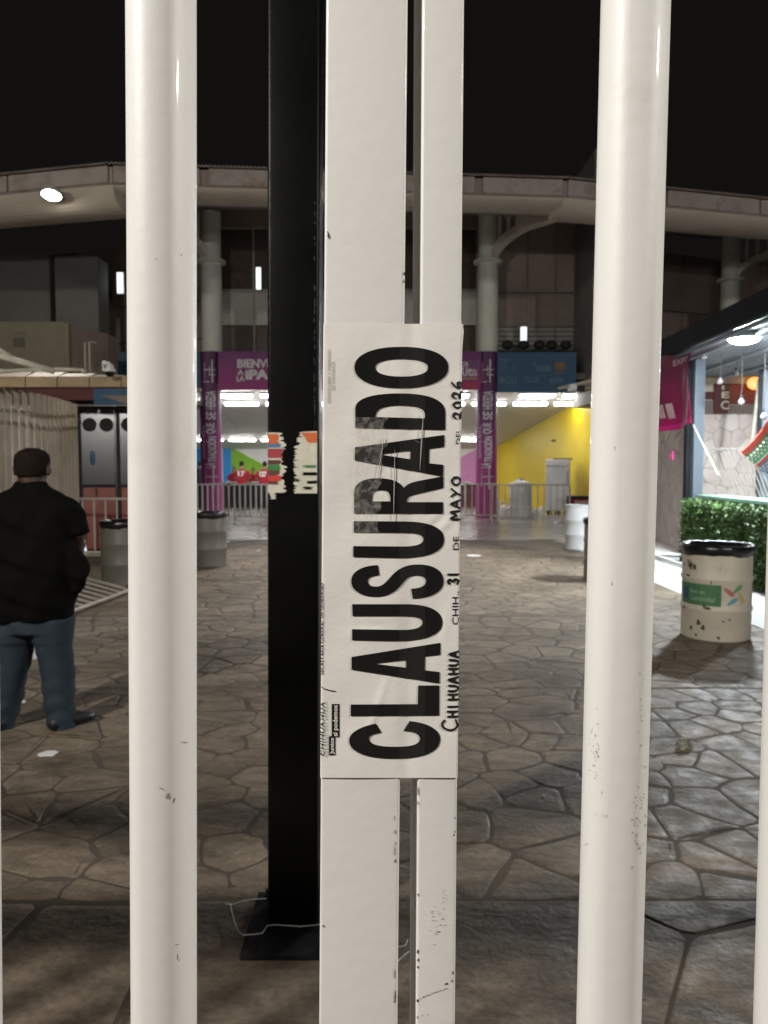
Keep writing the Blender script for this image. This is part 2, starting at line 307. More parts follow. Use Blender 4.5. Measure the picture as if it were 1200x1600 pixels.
# ------------------------------------------------------------------ text and outlines
def text2d(s, bold=0.0, shear=0.0, spacing=1.0):     # -> verts (x,y) scaled to a unit box, faces, aspect
    c = bpy.data.curves.new('t', 'FONT'); c.body = s; c.size = 1; c.offset = bold; c.shear = shear; c.resolution_u = 3; c.space_character = spacing
    o = bpy.data.objects.new('t', c); COL.objects.link(o); dg = bpy.context.evaluated_depsgraph_get(); dg.update()
    me = bpy.data.meshes.new_from_object(o.evaluated_get(dg)); vs = [(v.co.x, v.co.y) for v in me.vertices]; fs = [tuple(p.vertices) for p in me.polygons]
    bpy.data.objects.remove(o); bpy.data.curves.remove(c); bpy.data.meshes.remove(me)
    xs = [v[0] for v in vs]; ys = [v[1] for v in vs]; w, h = max(xs)-min(xs), max(ys)-min(ys)
    return [((x-min(xs))/w, (y-min(ys))/h) for x, y in vs], fs, w/h
def put_text(mb, s, fn, bold=0.0, shear=0.0, spacing=1.0):
    vs, fs, a = text2d(s, bold, shear, spacing); mb.add([fn(x, y) for x, y in vs], fs); return mb
def textpart(s_, fn, m, parent, bold=0.0, curved=False):
    vs, fs, a = text2d(s_, bold); bm = bmesh.new(); q = [bm.verts.new((x, y, 0)) for x, y in vs]
    for f in fs:
        try: bm.faces.new([q[i] for i in f])
        except ValueError: pass
    if curved:
        for k in range(1, 14): bmesh.ops.bisect_plane(bm, geom=bm.verts[:]+bm.edges[:]+bm.faces[:], plane_co=(0, k/14, 0), plane_no=(0, 1, 0))
    for v in bm.verts: v.co = fn(v.co.x, v.co.y)
    add('lettering', MB().bm(bm), m, parent, normals=False)
def bez(path):                                        # 'M','L','C' list -> polyline
    out = []
    for seg in path:
        if len(seg) == 2: out.append(Vector((seg[0], seg[1], 0)))
        else:
            p0 = out[-1]; p1, p2, p3 = [Vector((seg[i], seg[i+1], 0)) for i in (0, 2, 4)]
            for k in range(1, 11):
                t = k/10; out.append(p0*(1-t)**3 + p1*3*t*(1-t)**2 + p2*3*t*t*(1-t) + p3*t**3)
    cl = [out[0]]
    for q in out[1:]:
        if (q-cl[-1]).length > 1e-4: cl.append(q)
    if (cl[0]-cl[-1]).length < 1e-4: cl.pop()
    return cl

# ================================================================== LARGE STRUCTURE: ground and paving
add('ground', MB().add([(-150, -60, -0.06), (150, -60, -0.06), (150, 200, -0.06), (-150, 200, -0.06)], [(0, 1, 2, 3)]), M['earth'], kind='structure')
def clip(poly, p, nrm):
    out = []
    for i in range(len(poly)):
        a, b = poly[i], poly[(i+1) % len(poly)]; da, db = (a-p).dot(nrm), (b-p).dot(nrm)
        if da <= 0: out.append(a)
        if da*db < 0: out.append(a + (b-a)*(da/(da-db)))
    return out
def cells(x0, x1, y0, y1, s, jit=0.45, asp=1.0, rnd=random):
    s = s*0.86; nx, ny = max(1, round((x1-x0)/(s*asp))), max(1, round((y1-y0)/s)); dx, dy = (x1-x0)/nx, (y1-y0)/ny; pts = {}
    for i in range(-1, nx+1):
        for j in range(-1, ny+1):
            if rnd.random() < 0.10: continue
            pts[i, j] = Vector((x0+(i+.5+(0.25 if j % 2 else -0.25)+rnd.uniform(-jit, jit))*dx, y0+(j+.5+rnd.uniform(-jit, jit))*dy))
    res = []
    for i in range(-1, nx+1):
        for j in range(-1, ny+1):
            if (i, j) not in pts: continue
            p = pts[i, j]; poly = [Vector((x0, y0)), Vector((x1, y0)), Vector((x1, y1)), Vector((x0, y1))]
            for a in range(-3, 4):
                for b in range(-3, 4):
                    q = pts.get((i+a, j+b))
                    if q is None or (a == 0 and b == 0): continue
                    poly = clip(poly, (p+q)/2, (q-p))
                    if len(poly) < 3: break
                if len(poly) < 3: break
            if len(poly) >= 3:
                ar = 0.5*abs(sum(poly[k].cross(poly[(k+1) % len(poly)]) if False else poly[k].x*poly[(k+1) % len(poly)].y-poly[(k+1) % len(poly)].x*poly[k].y for k in range(len(poly))))
                if ar > 0.03*s*s: res.append(poly)
    return res
def chaikin(poly):
    out = []
    for k in range(len(poly)):
        a, b = poly[k], poly[(k+1) % len(poly)]; q = min(0.22, 0.035/max((b-a).length, 1e-4)); out += [a*(1-q)+b*q, a*q+b*(1-q)]
    return out
def wob(poly, amt, rnd):
    out = []
    for k in range(len(poly)):
        a, b = poly[k], poly[(k+1) % len(poly)]; d = (b-a); out.append(a)
        if d.length > amt*5: nrm = Vector((-d.y, d.x)).normalized(); out.append((a+b)/2 + nrm*rnd.uniform(-amt, amt))
    return out
def stone_piece(mb, poly, gap, bev, depth, fn, rnd, proud=0.0):
    c = sum(poly, Vector((0, 0)))/len(poly)
    rad = sum((p-c).length for p in poly)/len(poly)
    pl = chaikin(poly); area = sum(pl[k].x*pl[(k+1) % len(pl)].y-pl[(k+1) % len(pl)].x*pl[k].y for k in range(len(pl)))
    if area < 0: pl = pl[::-1]
    def inset(dst):
        out = []; m_ = len(pl)
        for k in range(m_):
            e0_, e1_ = pl[k]-pl[k-1], pl[(k+1) % m_]-pl[k]
            if e0_.length < 1e-6 or e1_.length < 1e-6: out.append(pl[k].copy()); continue
            n0, n1 = Vector((-e0_.y, e0_.x)).normalized(), Vector((-e1_.y, e1_.x)).normalized(); b_ = (n0+n1)
            b_ = b_/max(b_.length_squared/2, 0.5) if b_.length > 1e-6 else n0
            out.append(pl[k]+b_*dst)
        return out
    mn = min((p-c).length for p in pl); sc_ = min(1.0, 0.35*mn/(gap+2.6*bev))
    o1, o2, o3 = inset(gap*sc_), inset((gap+bev)*sc_), inset((gap+2.6*bev)*sc_)
    tq = 0.006*min(1, 0.2/rad); tx, ty, h = rnd.uniform(-tq, tq), rnd.uniform(-tq, tq), rnd.uniform(-proud, proud)
    H = lambda p, b: h + b + (p-c).x*tx + (p-c).y*ty
    n = len(pl); vs = [fn(p.x, p.y, -depth) for p in o1] + [fn(p.x, p.y, H(p, -0.3*depth)) for p in o2] + [fn(p.x, p.y, H(p, 0)) for p in o3]
    fs = [(k, (k+1) % n, n+(k+1) % n, n+k) for k in range(n)] + [(n+k, n+(k+1) % n, 2*n+(k+1) % n, 2*n+k) for k in range(n)] + [tuple(range(2*n, 3*n))]
    mb.add(vs, fs, rnd.random())
pave = add('pavement', MB().add([(-9, -4, -0.0035), (3.8, -4, -0.0035), (3.8, 17, -0.0035), (-9, 17, -0.0035)], [(0, 1, 2, 3)]), M['joint'], kind='structure')
rs = random.Random(11)
allst = []
bands = [(0.0, 2.79, 1.3), (2.79, 5.56, 0.28), (5.56, 8.3, 0.30), (8.3, 11.0, 0.35), (11.0, 14.0, 0.36), (14.0, 17.0, 0.38)]
for bi, (y0, y1, s) in enumerate(bands):
    xs = [(-3.5, -0.79), (-0.785, 3.8)] if bi == 0 else [(-0.62*y1-0.6, 3.8)]
    for x0, x1 in xs:
        for poly in cells(max(x0, -9), x1, y0+0.006, y1-0.006, s, 0.42, 1.12, rs): allst.append((bi, wob(poly, 0.02, rs)))
def inview(p):
    c = sum(p, Vector((0, 0)))/len(p); return c.y > 1.95 and abs(c.x) < 0.52*c.y+0.25
view = sorted([q for q in allst if inview(q[1])], key=lambda q: sum(p.y for p in q[1])/len(q[1]))
flat = lambda x, y, z: Vector((x, y, z))
rest = MB()
for k, (bi, poly) in enumerate(view):
    d = 0.0016 if bi == 0 else 0.0045
    if k < 290:
        mb = MB(); stone_piece(mb, poly, 0.0042 if bi else 0.0012, 0.010 if bi else 0.005, d, flat, rs, 0.0015); add('stone', mb, M['stone'], pave, tint=True)
    else: stone_piece(rest, poly, 0.006, 0.012, d, flat, rs, 0.0015)
for bi, poly in allst:
    if not inview(poly): stone_piece(rest, poly, 0.006, 0.012, 0.006, flat, rs, 0.0015)
add('stone_field', rest, M['stone'], pave, tint=True, kind='stuff')
add('floor', MB().box((-20, 17, -0.05), (16, 48, 0.012)), M['terrace'], kind='structure')
add('path', MB().box((3.8, 2, -0.05), (9, 17, 0.002)), M['smooth'], kind='structure')
add('kerb', MB().prism([(4.78, 11.4, 0), (5.75, 10.4, 0), (5.75, 17.5, 0), (4.78, 17.5, 0)], (0, 0, 0.07)), M['kerbwhite'], kind='structure')

# ------------------------------------------------------------------ arena
arena = thing('arena', 'large arena with wide white eaves, round columns and a bright concourse behind the barriers', 'arena', (0, 24, 0))
CY = 24.6
V = [Vector((-16.3, 19.9)), Vector((-6.13, 17.5)), Vector((4.28, 18.35)), Vector((14.6, 21.0))]
ZT = P(180, 257, 17.5).z
def segframe(a, b):
    d = (b-a).normalized(); return d, Vector((-d.y, d.x))       # along, inward
def segbox(mb, a, b, s0, s1, in0, in1, z0, z1):
    d, nn = segframe(a, b); L = (b-a).length
    q = [a+d*s0*L+nn*in0, a+d*s1*L+nn*in0, a+d*s1*L+nn*in1, a+d*s0*L+nn*in1]
    return mb.prism([(p.x, p.y, z0) for p in q], (0, 0, z1-z0))
npan = [4, 5, 4]
for si in range(3):
    a, b = V[si], V[si+1]; k = npan[si]
    for j in range(k):
        g = 0.010 if si == 1 else 0.003
        add('fascia_panel', segbox(MB(), a, b, j/k+g, (j+1)/k-g, 0, 0.06, ZT-0.38, ZT-0.02), M['fascia'], arena)
    add('fascia_backing', segbox(MB(), a, b, -0.005, 1.005, 0.062, 0.14, ZT-0.40, ZT-0.03), M['brownpanel'] if si == 1 else M['fascia'], arena)
    drop = (0.52, 0.17, 0.32)[si]
    d, nn = segframe(a, b); mb = MB(); L = (b-a).length; ring = []
    for t in range(9):                                             # rounded eave beam
        an = math.pi/2*t/8; ring.append((0.10+0.55*(1-math.cos(an)), ZT-0.385-drop*math.sin(an)))
    prof = ring + [(0.85, ZT-0.385-drop), (0.85, ZT-0.385)]
    mb.rings([[Vector(((a+d*e*L+nn*i).x, (a+d*e*L+nn*i).y, z)) for i, z in prof] for e in (-0.004, 1.004)])
    add('eave_beam', mb, M['soffit'], arena)
    mb = MB(); n_ = int(L/0.045); vs = []; fs = []
    for q in range(n_+1):                                          # corrugated roof sheet
        p = a+d*(q/n_*L) - nn*0.08; e = p + nn*9; z = ZT+0.02+0.018*math.sin(q*math.pi/1.0+math.pi/2)
        vs += [(p.x, p.y, z), (e.x, e.y, z+2.6), (p.x, p.y, z-0.035)]
        if q < n_: fs += [(3*q, 3*q+3, 3*q+4, 3*q+1), (3*q, 3*q+2, 3*q+5, 3*q+3)]
    mb.add(vs, fs); add('roof', mb, M['roof'], arena, normals=False)
    mb = MB(); q = [(a+nn*0.7, ZT-0.46), (b+nn*0.7, ZT-0.46), (b+nn*9, ZT+1.95), (a+nn*9, ZT+1.95)]
    mb.prism([(p.x, p.y, z) for p, z in q], (0, 0, 0.05)); add('ceiling_deck', mb, M['fascia'], arena)
# columns with capital ring, fins, curved arm and box beam
CO = [Vector((-14.0, 27.2)), Vector((P(331, 500, CY).x, CY)), Vector((P(762, 500, CY).x, CY)), Vector((12.0, 27.0))]
ZC = P(762, 413, CY).z
outw = [Vector((-0.40, -0.92)), Vector((-0.149, -0.989)), Vector((0.149, -0.989)), Vector((0.40, -0.92))]
armd = [Vector((-0.8, -0.6)), Vector((-0.62, -0.78)), Vector((0.62, -0.78)), Vector((0.75, -0.66))]
for ci, c in enumerate(CO):
    z0 = 5.25 if ci in (1, 2) else 0.0
    mb = MB().lathe([(0.32, z0), (0.32, ZC), (0.46, ZC+0.03), (0.46, ZC+0.10), (0.31, ZC+0.11), (0.31, ZT+1.25), (0.2, ZT+1.3)], 28, (c.x, c.y, 0))
    add('column', mb, M['column'], arena, smooth=True, auto=40)
    d = armd[ci].normalized(); up = 8.75-ZC; mb = MB(); rr = []
    side = Vector((-d.y, d.x, 0))
    reach = 1.9
    for t in range(13):
        an = math.pi/2*t/12; x = 0.2+reach*(1-math.cos(an)); z = ZC+0.1+up*math.sin(an)*0.98
        tx, tz = math.sin(an)*reach, math.cos(an)*up; l = math.hypot(tx, tz); nx, nz = -tz/l, tx/l
        o = Vector((c.x+d.x*x, c.y+d.y*x, z)); k = Vector((d.x*nx, d.y*nx, nz))
        rr.append([o+k*0.10+side*0.15, o+k*0.10-side*0.15, o-k*0.10-side*0.15, o-k*0.10+side*0.15])
    mb.rings(rr); add('curved_arm', mb, M['arm'], arena, smooth=False)
    mb = MB(); p0 = Vector((c.x+d.x*1.35, c.y+d.y*1.35, 0)); p1 = Vector((c.x+d.x*2.75, c.y+d.y*2.75, 0))
    q = [p0+side*0.2, p1+side*0.2, p1-side*0.2, p0-side*0.2]
    mb.prism([(p.x, p.y, 8.72) for p in q], (0, 0, 0.74)); add('box_beam', mb, M['arm'], arena)
    for fx in (0.5, 0.85, 1.2):
        zb = ZC+0.1+up*math.sin(math.acos(max(0, 1-(fx-0.2)/reach))); o = Vector((c.x+d.x*fx, c.y+d.y*fx, 0))
        add('fin', MB().tube([(o.x, o.y, zb), (o.x, o.y, 9.5)], 0.06, 8), M['arm'], arena)
# upper storey between the columns
WY = 26.2
zz = lambda py: P(600, py, WY).z
xx = lambda px: P(px, 500, WY).x
z_a, z_b, z_c = zz(549), zz(508), zz(454)
def wbox(name, x0, x1, z0, z1, y, m, dep=0.06): return add(name, MB().box((x0, y, z0), (x1, y+dep, z1)), m, arena)
edges_mid = [xx(332), xx(397), xx(470), xx(560), xx(650), xx(745)]
for i in range(5):
    a, b = edges_mid[i]+0.03, edges_mid[i+1]-0.03
    wbox('window_pane', a, b, z_a, z_b-0.03, WY+0.03, M['glassdark']); wbox('parapet_panel', a, b, z_b, z_c-0.04, WY, M['panel'])
    wbox('window_pane', a, b, z_c+0.04, zz(356)-0.04, WY+0.03, M['glassdark']); wbox('wall_panel', a, b, zz(356), 11.2, WY+0.02, M['arenawall'])
for e in edges_mid: wbox('mullion', e-0.03, e+0.03, z_a, 11.2, WY-0.02, M['mullion'], 0.1)
for z in (zz(356), z_c): wbox('transom', edges_mid[0], edges_mid[-1], z-0.04, z+0.04, WY-0.04, M['mullion'], 0.1)
edges_r = [xx(772), xx(824), xx(868), xx(905)]
for i in range(3):
    a, b = edges_r[i]+0.025, edges_r[i+1]-0.025
    wbox('wall_panel', a, b, z_c-0.05, 11.2, WY+0.04, M['arenawall']); wbox('parapet_panel', a, b, z_b-0.05, z_c-0.09, WY, M['brownpanel'])
    for k in range(5): add('louvre', MB().box((a, 0, -0.05), (b, 0.10, 0.05), Matrix.Translation((0, WY, z_a+0.12+k*0.16)) @ Matrix.Rotation(R(-35), 4, 'X')), M['louvre'], arena)
    wbox('recess', a, b, z_a, z_b-0.06, WY+0.3, M['dark'], 0.05)
for e in edges_r: wbox('mullion', e-0.022, e+0.022, z_a, 11.2, WY-0.02, M['brownpanel'], 0.08)
wbox('concrete_fin', xx(905)-0.2, xx(945), 3.6, 11.2, WY-2.4, M['concrete'], 2.3)
# right and left flanks
def flank(c0, c1, m1, m2, npn):
    d = (c1-c0).normalized(); nn = Vector((-d.y, d.x)); 
    if nn.y < 0: nn = -nn
    L = (c1-c0).length
    for i in range(npn):
        s0, s1 = (i+0.01)/npn*L, (i+0.99)/npn*L
        for za, zb, m in ((4.0, 6.0, m2), (6.04, 7.3, m1), (7.34, 9.4, m2)):
            q = [c0+d*s0+nn*1.6, c0+d*s1+nn*1.6, c0+d*s1+nn*1.7, c0+d*s0+nn*1.7]
            add('wall_panel', MB().prism([(p.x, p.y, za) for p in q], (0, 0, zb-za)), m, arena)
flank(CO[2]+Vector((2.9, 0.3)), Vector((17, 29.5)), M['brownpanel'], M['arenawall'], 6)
flank(Vector((-19, 29.5)), CO[1]+Vector((-0.5, 0.2)), M['arenawall'], M['arenawall'], 6)
wbox('concrete_slab', P(85, 400, 24).x, P(152, 400, 24).x, 3.6, 8.1, 24.0, M['concrete'], 0.9)
wbox('concrete_slab', P(-40, 400, 24).x, P(70, 400, 24).x, 3.6, 8.2, 24.3, M['concrete'], 0.9)
def bar_light(px, py0, py1, w, Y, label):
    t = thing('lit_bar', label, 'light', P(px, (py0+py1)/2, Y))
    a, b = P(px, py1, Y), P(px, py0, Y); ww = w*Y/F/2
    add('diffuser', MB().bbox((a.x-ww, Y-0.04, a.z), (a.x+ww, Y+0.02, b.z), 0.012), M['tubedim'], t)
    add('housing', MB().box((a.x-ww*1.2, Y+0.022, a.z-0.02), (a.x+ww*1.2, Y+0.07, b.z+0.02)), M['housing'], t)
bar_light(188, 426, 458, 9, 25.0, 'short lit tube light upstairs left of the first white pipe')
bar_light(404, 418, 452, 7, 26.0, 'glowing upright bar standing for a light reflected in the dark upper window beside the black pole')  # glowing bar imitates a reflection in the window glass
bar_light(818, 511, 540, 9, 25.9, 'lit upright tube light in front of the louvres above the blue sign')
# concourse interior
zc = lambda Y: 4.25-(Y-24.5)*0.136
def ceil_quad(x0, x1, y0, y1): return MB().prism([(x0, y0, zc(y0)), (x1, y0, zc(y0)), (x1, y1, zc(y1)), (x0, y1, zc(y1))], (0, 0, 0.1))
xs_ = [-13, -9.5, -6, -2.5, 1, 4.5, 8, 11]
for i in range(7): add('ceiling_panel', ceil_quad(xs_[i]+0.012, xs_[i+1]-0.012, 24.75, 38), M['ceiling'], arena)
add('upper_slab', MB().box((-20, 24.6, 4.42), (14, 38, 4.6)), M['concrete'], arena)
BW = 37.3
bx = lambda px: P(px, 740, BW).x
bz = lambda py: P(600, py, BW).z
add('back_wall', MB().box((-14, BW, 0), (7, BW+0.2, 3.4)), M['white'], arena)
def bpoly(name, pts, m): return add(name, MB().prism([(bx(x), BW-0.03, bz(y)) for x, y in pts], (0, 0.028, 0)), m, arena)
bpoly('painted_panel', [(200, 690), (318, 690), (318, 800), (200, 800)], M['blue']); bpoly('painted_panel', [(349, 697), (361.5, 697), (361.5, 800), (349, 800)], M['blue'])
bpoly('painted_panel', [(362, 699), (414, 727), (430, 740), (430, 800), (362, 800)], M['green'])
bpoly('painted_panel', [(690, 770), (700, 724), (752, 698), (752, 800), (690, 800)], M['pink'])
y0, y1 = P(935, 640, 25.6), P(771, 700, BW-0.1)
yw = [(y0.x, 25.0), (y1.x, BW-0.08), (y1.x+0.3, BW-0.08), (y0.x+0.3, 25.0)]
mb = MB(); q = [Vector((a, b)) for a, b in yw]
vs = [(p.x, p.y, 0) for p in q]+[(p.x, p.y, zc(p.y)+0.02) for p in q]
mb.add(vs, [(3, 2, 1, 0), (4, 5, 6, 7)]+[(i, (i+1) % 4, 4+(i+1) % 4, 4+i) for i in range(4)]); add('side_wall', mb, M['yellow'], arena)
add('side_wall', MB().box((-13.2, 25, 0), (-13, 38, 4.3)), M['blue'], arena)
hh = add('ceiling_sensor', MB().lathe([(0.0, 0), (0.08, 0.0), (0.1, 0.05), (0.0, 0.08)], 12, P(865, 690, 28.6)), M['dark'], arena)
# strip lights under the concourse ceiling
lf = thing('strip_light', '', 'light', (0, 0, 0), 0, 'white strip lights under the concourse ceiling')
add('diffuser', MB().bbox((-0.58, -0.11, -0.07), (0.58, 0.11, 0.0), 0.03), M['tube'], lf); add('housing', MB().box((-0.62, -0.14, 0.002), (0.62, 0.14, 0.05)), M['housing'], lf)
cnt = {}; first = True; rown = {25.75: 'front', 27.0: 'middle', 34.3: 'rear'}
for Y in (25.75, 27.0, 34.3):
    for k in range(11):
        x = -7.85+k*1.44+(0.1 if Y > 30 else 0)
        if Y > 30 and x > 4.4 or x > 6.6: continue
        if Y < 26 and k in (1, 4, 6, 8): continue
        o = lf if first else dup(lf, (0, 0, 0)); first = False
        o.location = (x, Y, zc(Y)-0.06); o.rotation_euler = (math.atan(-0.136), 0, 0)
        o['label'] = 'lit white strip light, %s from the left in the %s row under the concourse ceiling' % (('first', 'second', 'third', 'fourth', 'fifth', 'sixth', 'seventh', 'eighth', 'ninth', 'tenth', 'eleventh')[cnt.setdefault(Y, 0)], rown[Y]); cnt[Y] += 1
# ------------------------------------------------------------------ signs on the arena
SY = 24.25
sx = lambda px: P(px, 580, SY).x
sz = lambda py: P(600, py, SY).z
def sign_map(px0, px1, py0, py1, Y): return lambda u, v: Vector((P(px0+(px1-px0)*u, 600, Y).x, Y, P(600, py1+(py0-py1)*v, Y).z))
ws = thing('welcome_sign', 'purple and magenta welcome sign with white lettering spanning between the two wrapped columns', 'sign', (sx(545), SY, sz(580)))
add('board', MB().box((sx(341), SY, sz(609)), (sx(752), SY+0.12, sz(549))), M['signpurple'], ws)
for tx, a, b, c, d, bo in (('BIENVENIDOS', 371, 478, 561, 575, .04), ('A', 371, 381, 577, 586, .05), ('LA', 370, 382, 587.5, 596, .04), ('iPALENQUE!', 383, 520, 577, 596, .06), ('Santa', 694, 732, 562, 572, .02), ('Rita', 716, 746, 572, 588, .03)):
    textpart(tx, sign_map(a, b, c, d, SY-0.006), M['signwhite'], ws, bo)
mb = MB()
for px, a, b in ((735, 562, 575), (741, 565, 588), (747, 560, 580)): mb.box((sx(px)-0.014, SY-0.006, sz(b)), (sx(px)+0.014, SY-0.001, sz(a)))
add('emblem', mb, M['signfaint'], ws)
add('underline', MB().box((sx(716), SY-0.006, sz(593)), (sx(746), SY-0.001, sz(590.5))), M['signyellow'], ws)
add('stripe', MB().box((sx(700), SY-0.004, sz(608)), (sx(749), SY-0.001, sz(597))), mat('sign_red', (0.38, 0.02, 0.09), 0.5), ws)
def sponsor(px0, px1, label, items):
    t = thing('sponsor_sign', label, 'sign', (sx((px0+px1)/2), SY+0.2, sz(580)))
    add('board', MB().box((sx(px0), SY+0.15, sz(612)), (sx(px1), SY+0.27, sz(549))), M['signblue'], t)
    for s, a, b, c, d in items: textpart(s, sign_map(a, b, c, d, SY+0.144), M['signfaint'], t, 0.01)
    return t
sp = sponsor(778, 902, 'dark blue sign with faint logos and an orange square beside the right purple column',
  [('CIP', 780, 794, 560, 569), ('FC', 782, 792, 572, 582), ('i', 802, 804, 568, 580), ('Tecate', 832, 860, 567, 580), ('PINCELE', 780, 808, 588, 600), ('TELCEL', 818, 844, 588, 598), ('gala', 858, 880, 588, 600)])
mb = MB(); a, b = P(868, 566, SY+0.144), P(882, 578, SY+0.144); mb.box((a.x, SY+0.143, b.z), (b.x, SY+0.149, a.z)); a, b = P(868, 580, SY), P(882, 582, SY); mb.box((a.x, SY+0.143, b.z), (b.x, SY+0.149, a.z)); add('logo_square', mb, M['signorange'], sp)
sponsor(172, 318, 'blue sponsor sign left of the left purple column behind the first white pipe', [('CIP', 183, 196, 562, 572), ('FC', 184, 195, 575, 584)])
for ci, (cx, nm) in enumerate(((P(330, 700, CY).x, 'left'), (P(760, 700, CY).x, 'right'))):
    t = thing('column_wrap', 'tall purple to magenta column wrap with white slogan, ' + ('under BIENVENIDOS beside the black pole' if ci == 0 else 'in front of the yellow wall'), 'banner', (cx, CY, 0), 0, 'vinyl wraps on the columns')
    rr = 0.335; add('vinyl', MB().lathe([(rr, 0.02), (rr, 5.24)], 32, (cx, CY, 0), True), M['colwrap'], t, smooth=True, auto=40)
    yaw = R(-6 if ci == 0 else 8)
    def cmap(u0, u1, py0, py1, cx=cx, yaw=yaw):          # text reads bottom to top round the column
        za, zb = P(600, py1, CY-0.3).z, P(600, py0, CY-0.3).z
        def f(u, v):
            an = (u0+(u1-u0)*v)/rr + yaw; return Vector((cx-(rr+0.004)*math.sin(an), CY-(rr+0.004)*math.cos(an), za+(zb-za)*u))
        return f
    b0, b1 = (-0.20, 0.12)
    for tx, u0, u1, a, b, bo in (('SE', b0, b1, 643, 656, .03), ('HEREDA', b0, b1, 611, 640, .03), ('QUE', b0, b1, 661, 678, .03), ('TRADICIÓN', b0, b1, 682, 722, .03), ('LA', b0+.04, b1+.06, 723, 731, .03), ('¡SANTA RITA,', .15, .25, 664, 716, .01)):
        textpart(tx, cmap(u0, u1, a, b), M['signwhite'], t, bo, True)
    mb = MB()
    for (u, a, b, w) in ((-0.10, 562, 598, 0.02), (0.14, 566, 594, 0.008), (-0.02, 572, 586, 0.008), (-0.10, 728, 764, 0.02), (0.14, 734, 760, 0.008)):
        f = cmap(u-w, u+w, a, b); mb.add([f(0, 0), f(1, 0), f(1, 1), f(0, 1)], [(0, 1, 2, 3)])
    for (u0, u1, a) in ((-0.22, 0.16, 577), (-0.22, 0.0, 585), (-0.24, 0.17, 744), (-0.2, 0.05, 755), (0.0, 0.2, 596)):
        f = cmap(u0, u1, a, a+1.4); n_ = 6
        vs = [f(e, k/n_) for k in range(n_+1) for e in (0, 1)]; mb.add(vs, [(2*k, 2*k+1, 2*k+3, 2*k+2) for k in range(n_)])
    add('emblem', mb, M['signwhite'], t, normals=False)
# dark floodlight heads along the top of the blue sign
fl = None
for i, px in enumerate((793, 818, 843, 862, 884)):
    p = P(px, 541, SY+0.5)
    if fl is None:
        fl = thing('floodlight', '', 'floodlight', p, 0, 'dark floodlight heads on the blue sign')
        add('head', MB().ell((p.x, p.y, p.z+0.04), (0.19, 0.16, 0.15)), M['dark'], fl, smooth=True); add('bracket', MB().box((p.x-0.03, p.y-0.03, p.z-0.2), (p.x+0.03, p.y+0.03, p.z-0.08)), M['dark'], fl); o = fl
    else: o = dup(fl, p)
    o['label'] = ['dark unlit floodlight head on the blue sign, nearest the column', 'dark unlit floodlight head under the upright lit tube', 'dark unlit floodlight head above the middle of the blue sign', 'dark unlit floodlight head above the orange logo', 'dark unlit floodlight head at the blue sign end by the concrete fin'][i]
# lit lamp on the left eave; the two hidden ones are added to light the paving
for px, py, Yl, lb in ((84, 308, 17.75, 'lit oval floodlight on the white eave left of the first white pipe'), (566, 308, 17.55, 'added unseen floodlight on the middle of the eave, behind the wide gate bar'), (986, 325, 18.5, 'added unseen floodlight on the right part of the eave, behind the scuffed pipe')):
  p = P(px, py, Yl); t = thing('eave_lamp', lb, 'lamp', p, 0, 'floodlights along the eave')
  nv = Vector((0, -0.27, -0.963)); wv = Vector((0, -0.963, 0.27)); p = p+Vector((0, -0.12, 0))
  ov = lambda r_, d_: [p+Vector((1, 0, 0))*r_*math.cos(2*math.pi*k/28)+wv*r_*math.sin(2*math.pi*k/28)+nv*d_ for k in range(28)]
  add('lens', MB().rings([ov(0.21, 0.0), ov(0.15, 0.025), ov(0.03, 0.035)]), M['flood'], t, smooth=True)
  add('housing', MB().rings([ov(0.08, -0.16), ov(0.19, -0.10), ov(0.23, 0.002), ov(0.211, 0.004)]), M['housing'], t, smooth=True)
  flood('eave_flood_beam', p+nv*0.06, (p.x*0.9 if px < 900 else 1.5, 12.6 if px < 900 else 14.0, 0), 2500 if px < 900 else 500, (1.0, 0.94, 0.84), 58)
  add('bracket', MB().tube([p-nv*0.12, p-nv*0.14+Vector((0, 0.22, 0.02))], 0.03, 8), M['housing'], t)
# ================================================================== KIOSK on the right
def onwall(o, d, up=Vector((0, 0, 1)), nrm=None):
    return lambda x, y, z: o + d*x + up*y + nrm*z
def stone_wall(label, o, d, nrm, L, H, s, thick, seed, asp=1.1):
    w = thing('stone_wall', label, 'wall', o)
    d = d.normalized(); nrm = nrm.normalized(); q = [o-nrm*0.012, o+d*L-nrm*0.012, o+d*L-nrm*thick, o-nrm*thick]
    add('core', MB().prism([Vector((p.x, p.y, 0)) for p in q], (0, 0, H)), M['mortar'], w)
    rn = random.Random(seed); fn = onwall(Vector((o.x, o.y, 0)), d, nrm=nrm)
    for poly in cells(0, L, 0.0, H, s, 0.42, asp, rn):
        mb = MB(); stone_piece(mb, poly, 0.006, 0.014, 0.012, fn, rn, 0.004); add('stone', mb, M['wallstone'], w, tint=True)
    return w
A0, A1 = Vector((5.78, 16.6, 0)), Vector((5.43, 13.75, 0))
stone_wall('pinkish flagstone clad wall end below the magenta banner beside the white kerb', A0, A1-A0, Vector((-1, 0.12, 0)), (A1-A0).length, 2.75, 0.32, 0.25, 3, 2.1)
stone_wall('low flagstone wall at the back of the open canopy behind the leaning lattice', Vector((6.55, 16.4, 0)), Vector((1, 0, 0)), Vector((0, -1, 0)), 4.6, P(1120, 647, 16.4).z, 0.36, 0.3, 5)
kio = thing('canopy_stall', 'open food stall under a dark canopy with blue grey posts', 'stall', (7.5, 13, 0))
cz = P(1163, 530, 10.7).z
E0, E1 = P(1016, 552, 13.0), P(1215, 464, 8.6)
zt = (E0.z+E1.z)/2
e0, e1 = Vector((E0.x, E0.y)), Vector((E1.x, E1.y)); ed = (e1-e0).normalized(); en = Vector((-ed.y, ed.x)); en = en if en.x > 0 else -en
e1 = e1+ed*2.5; e0 = e0-ed*2.7
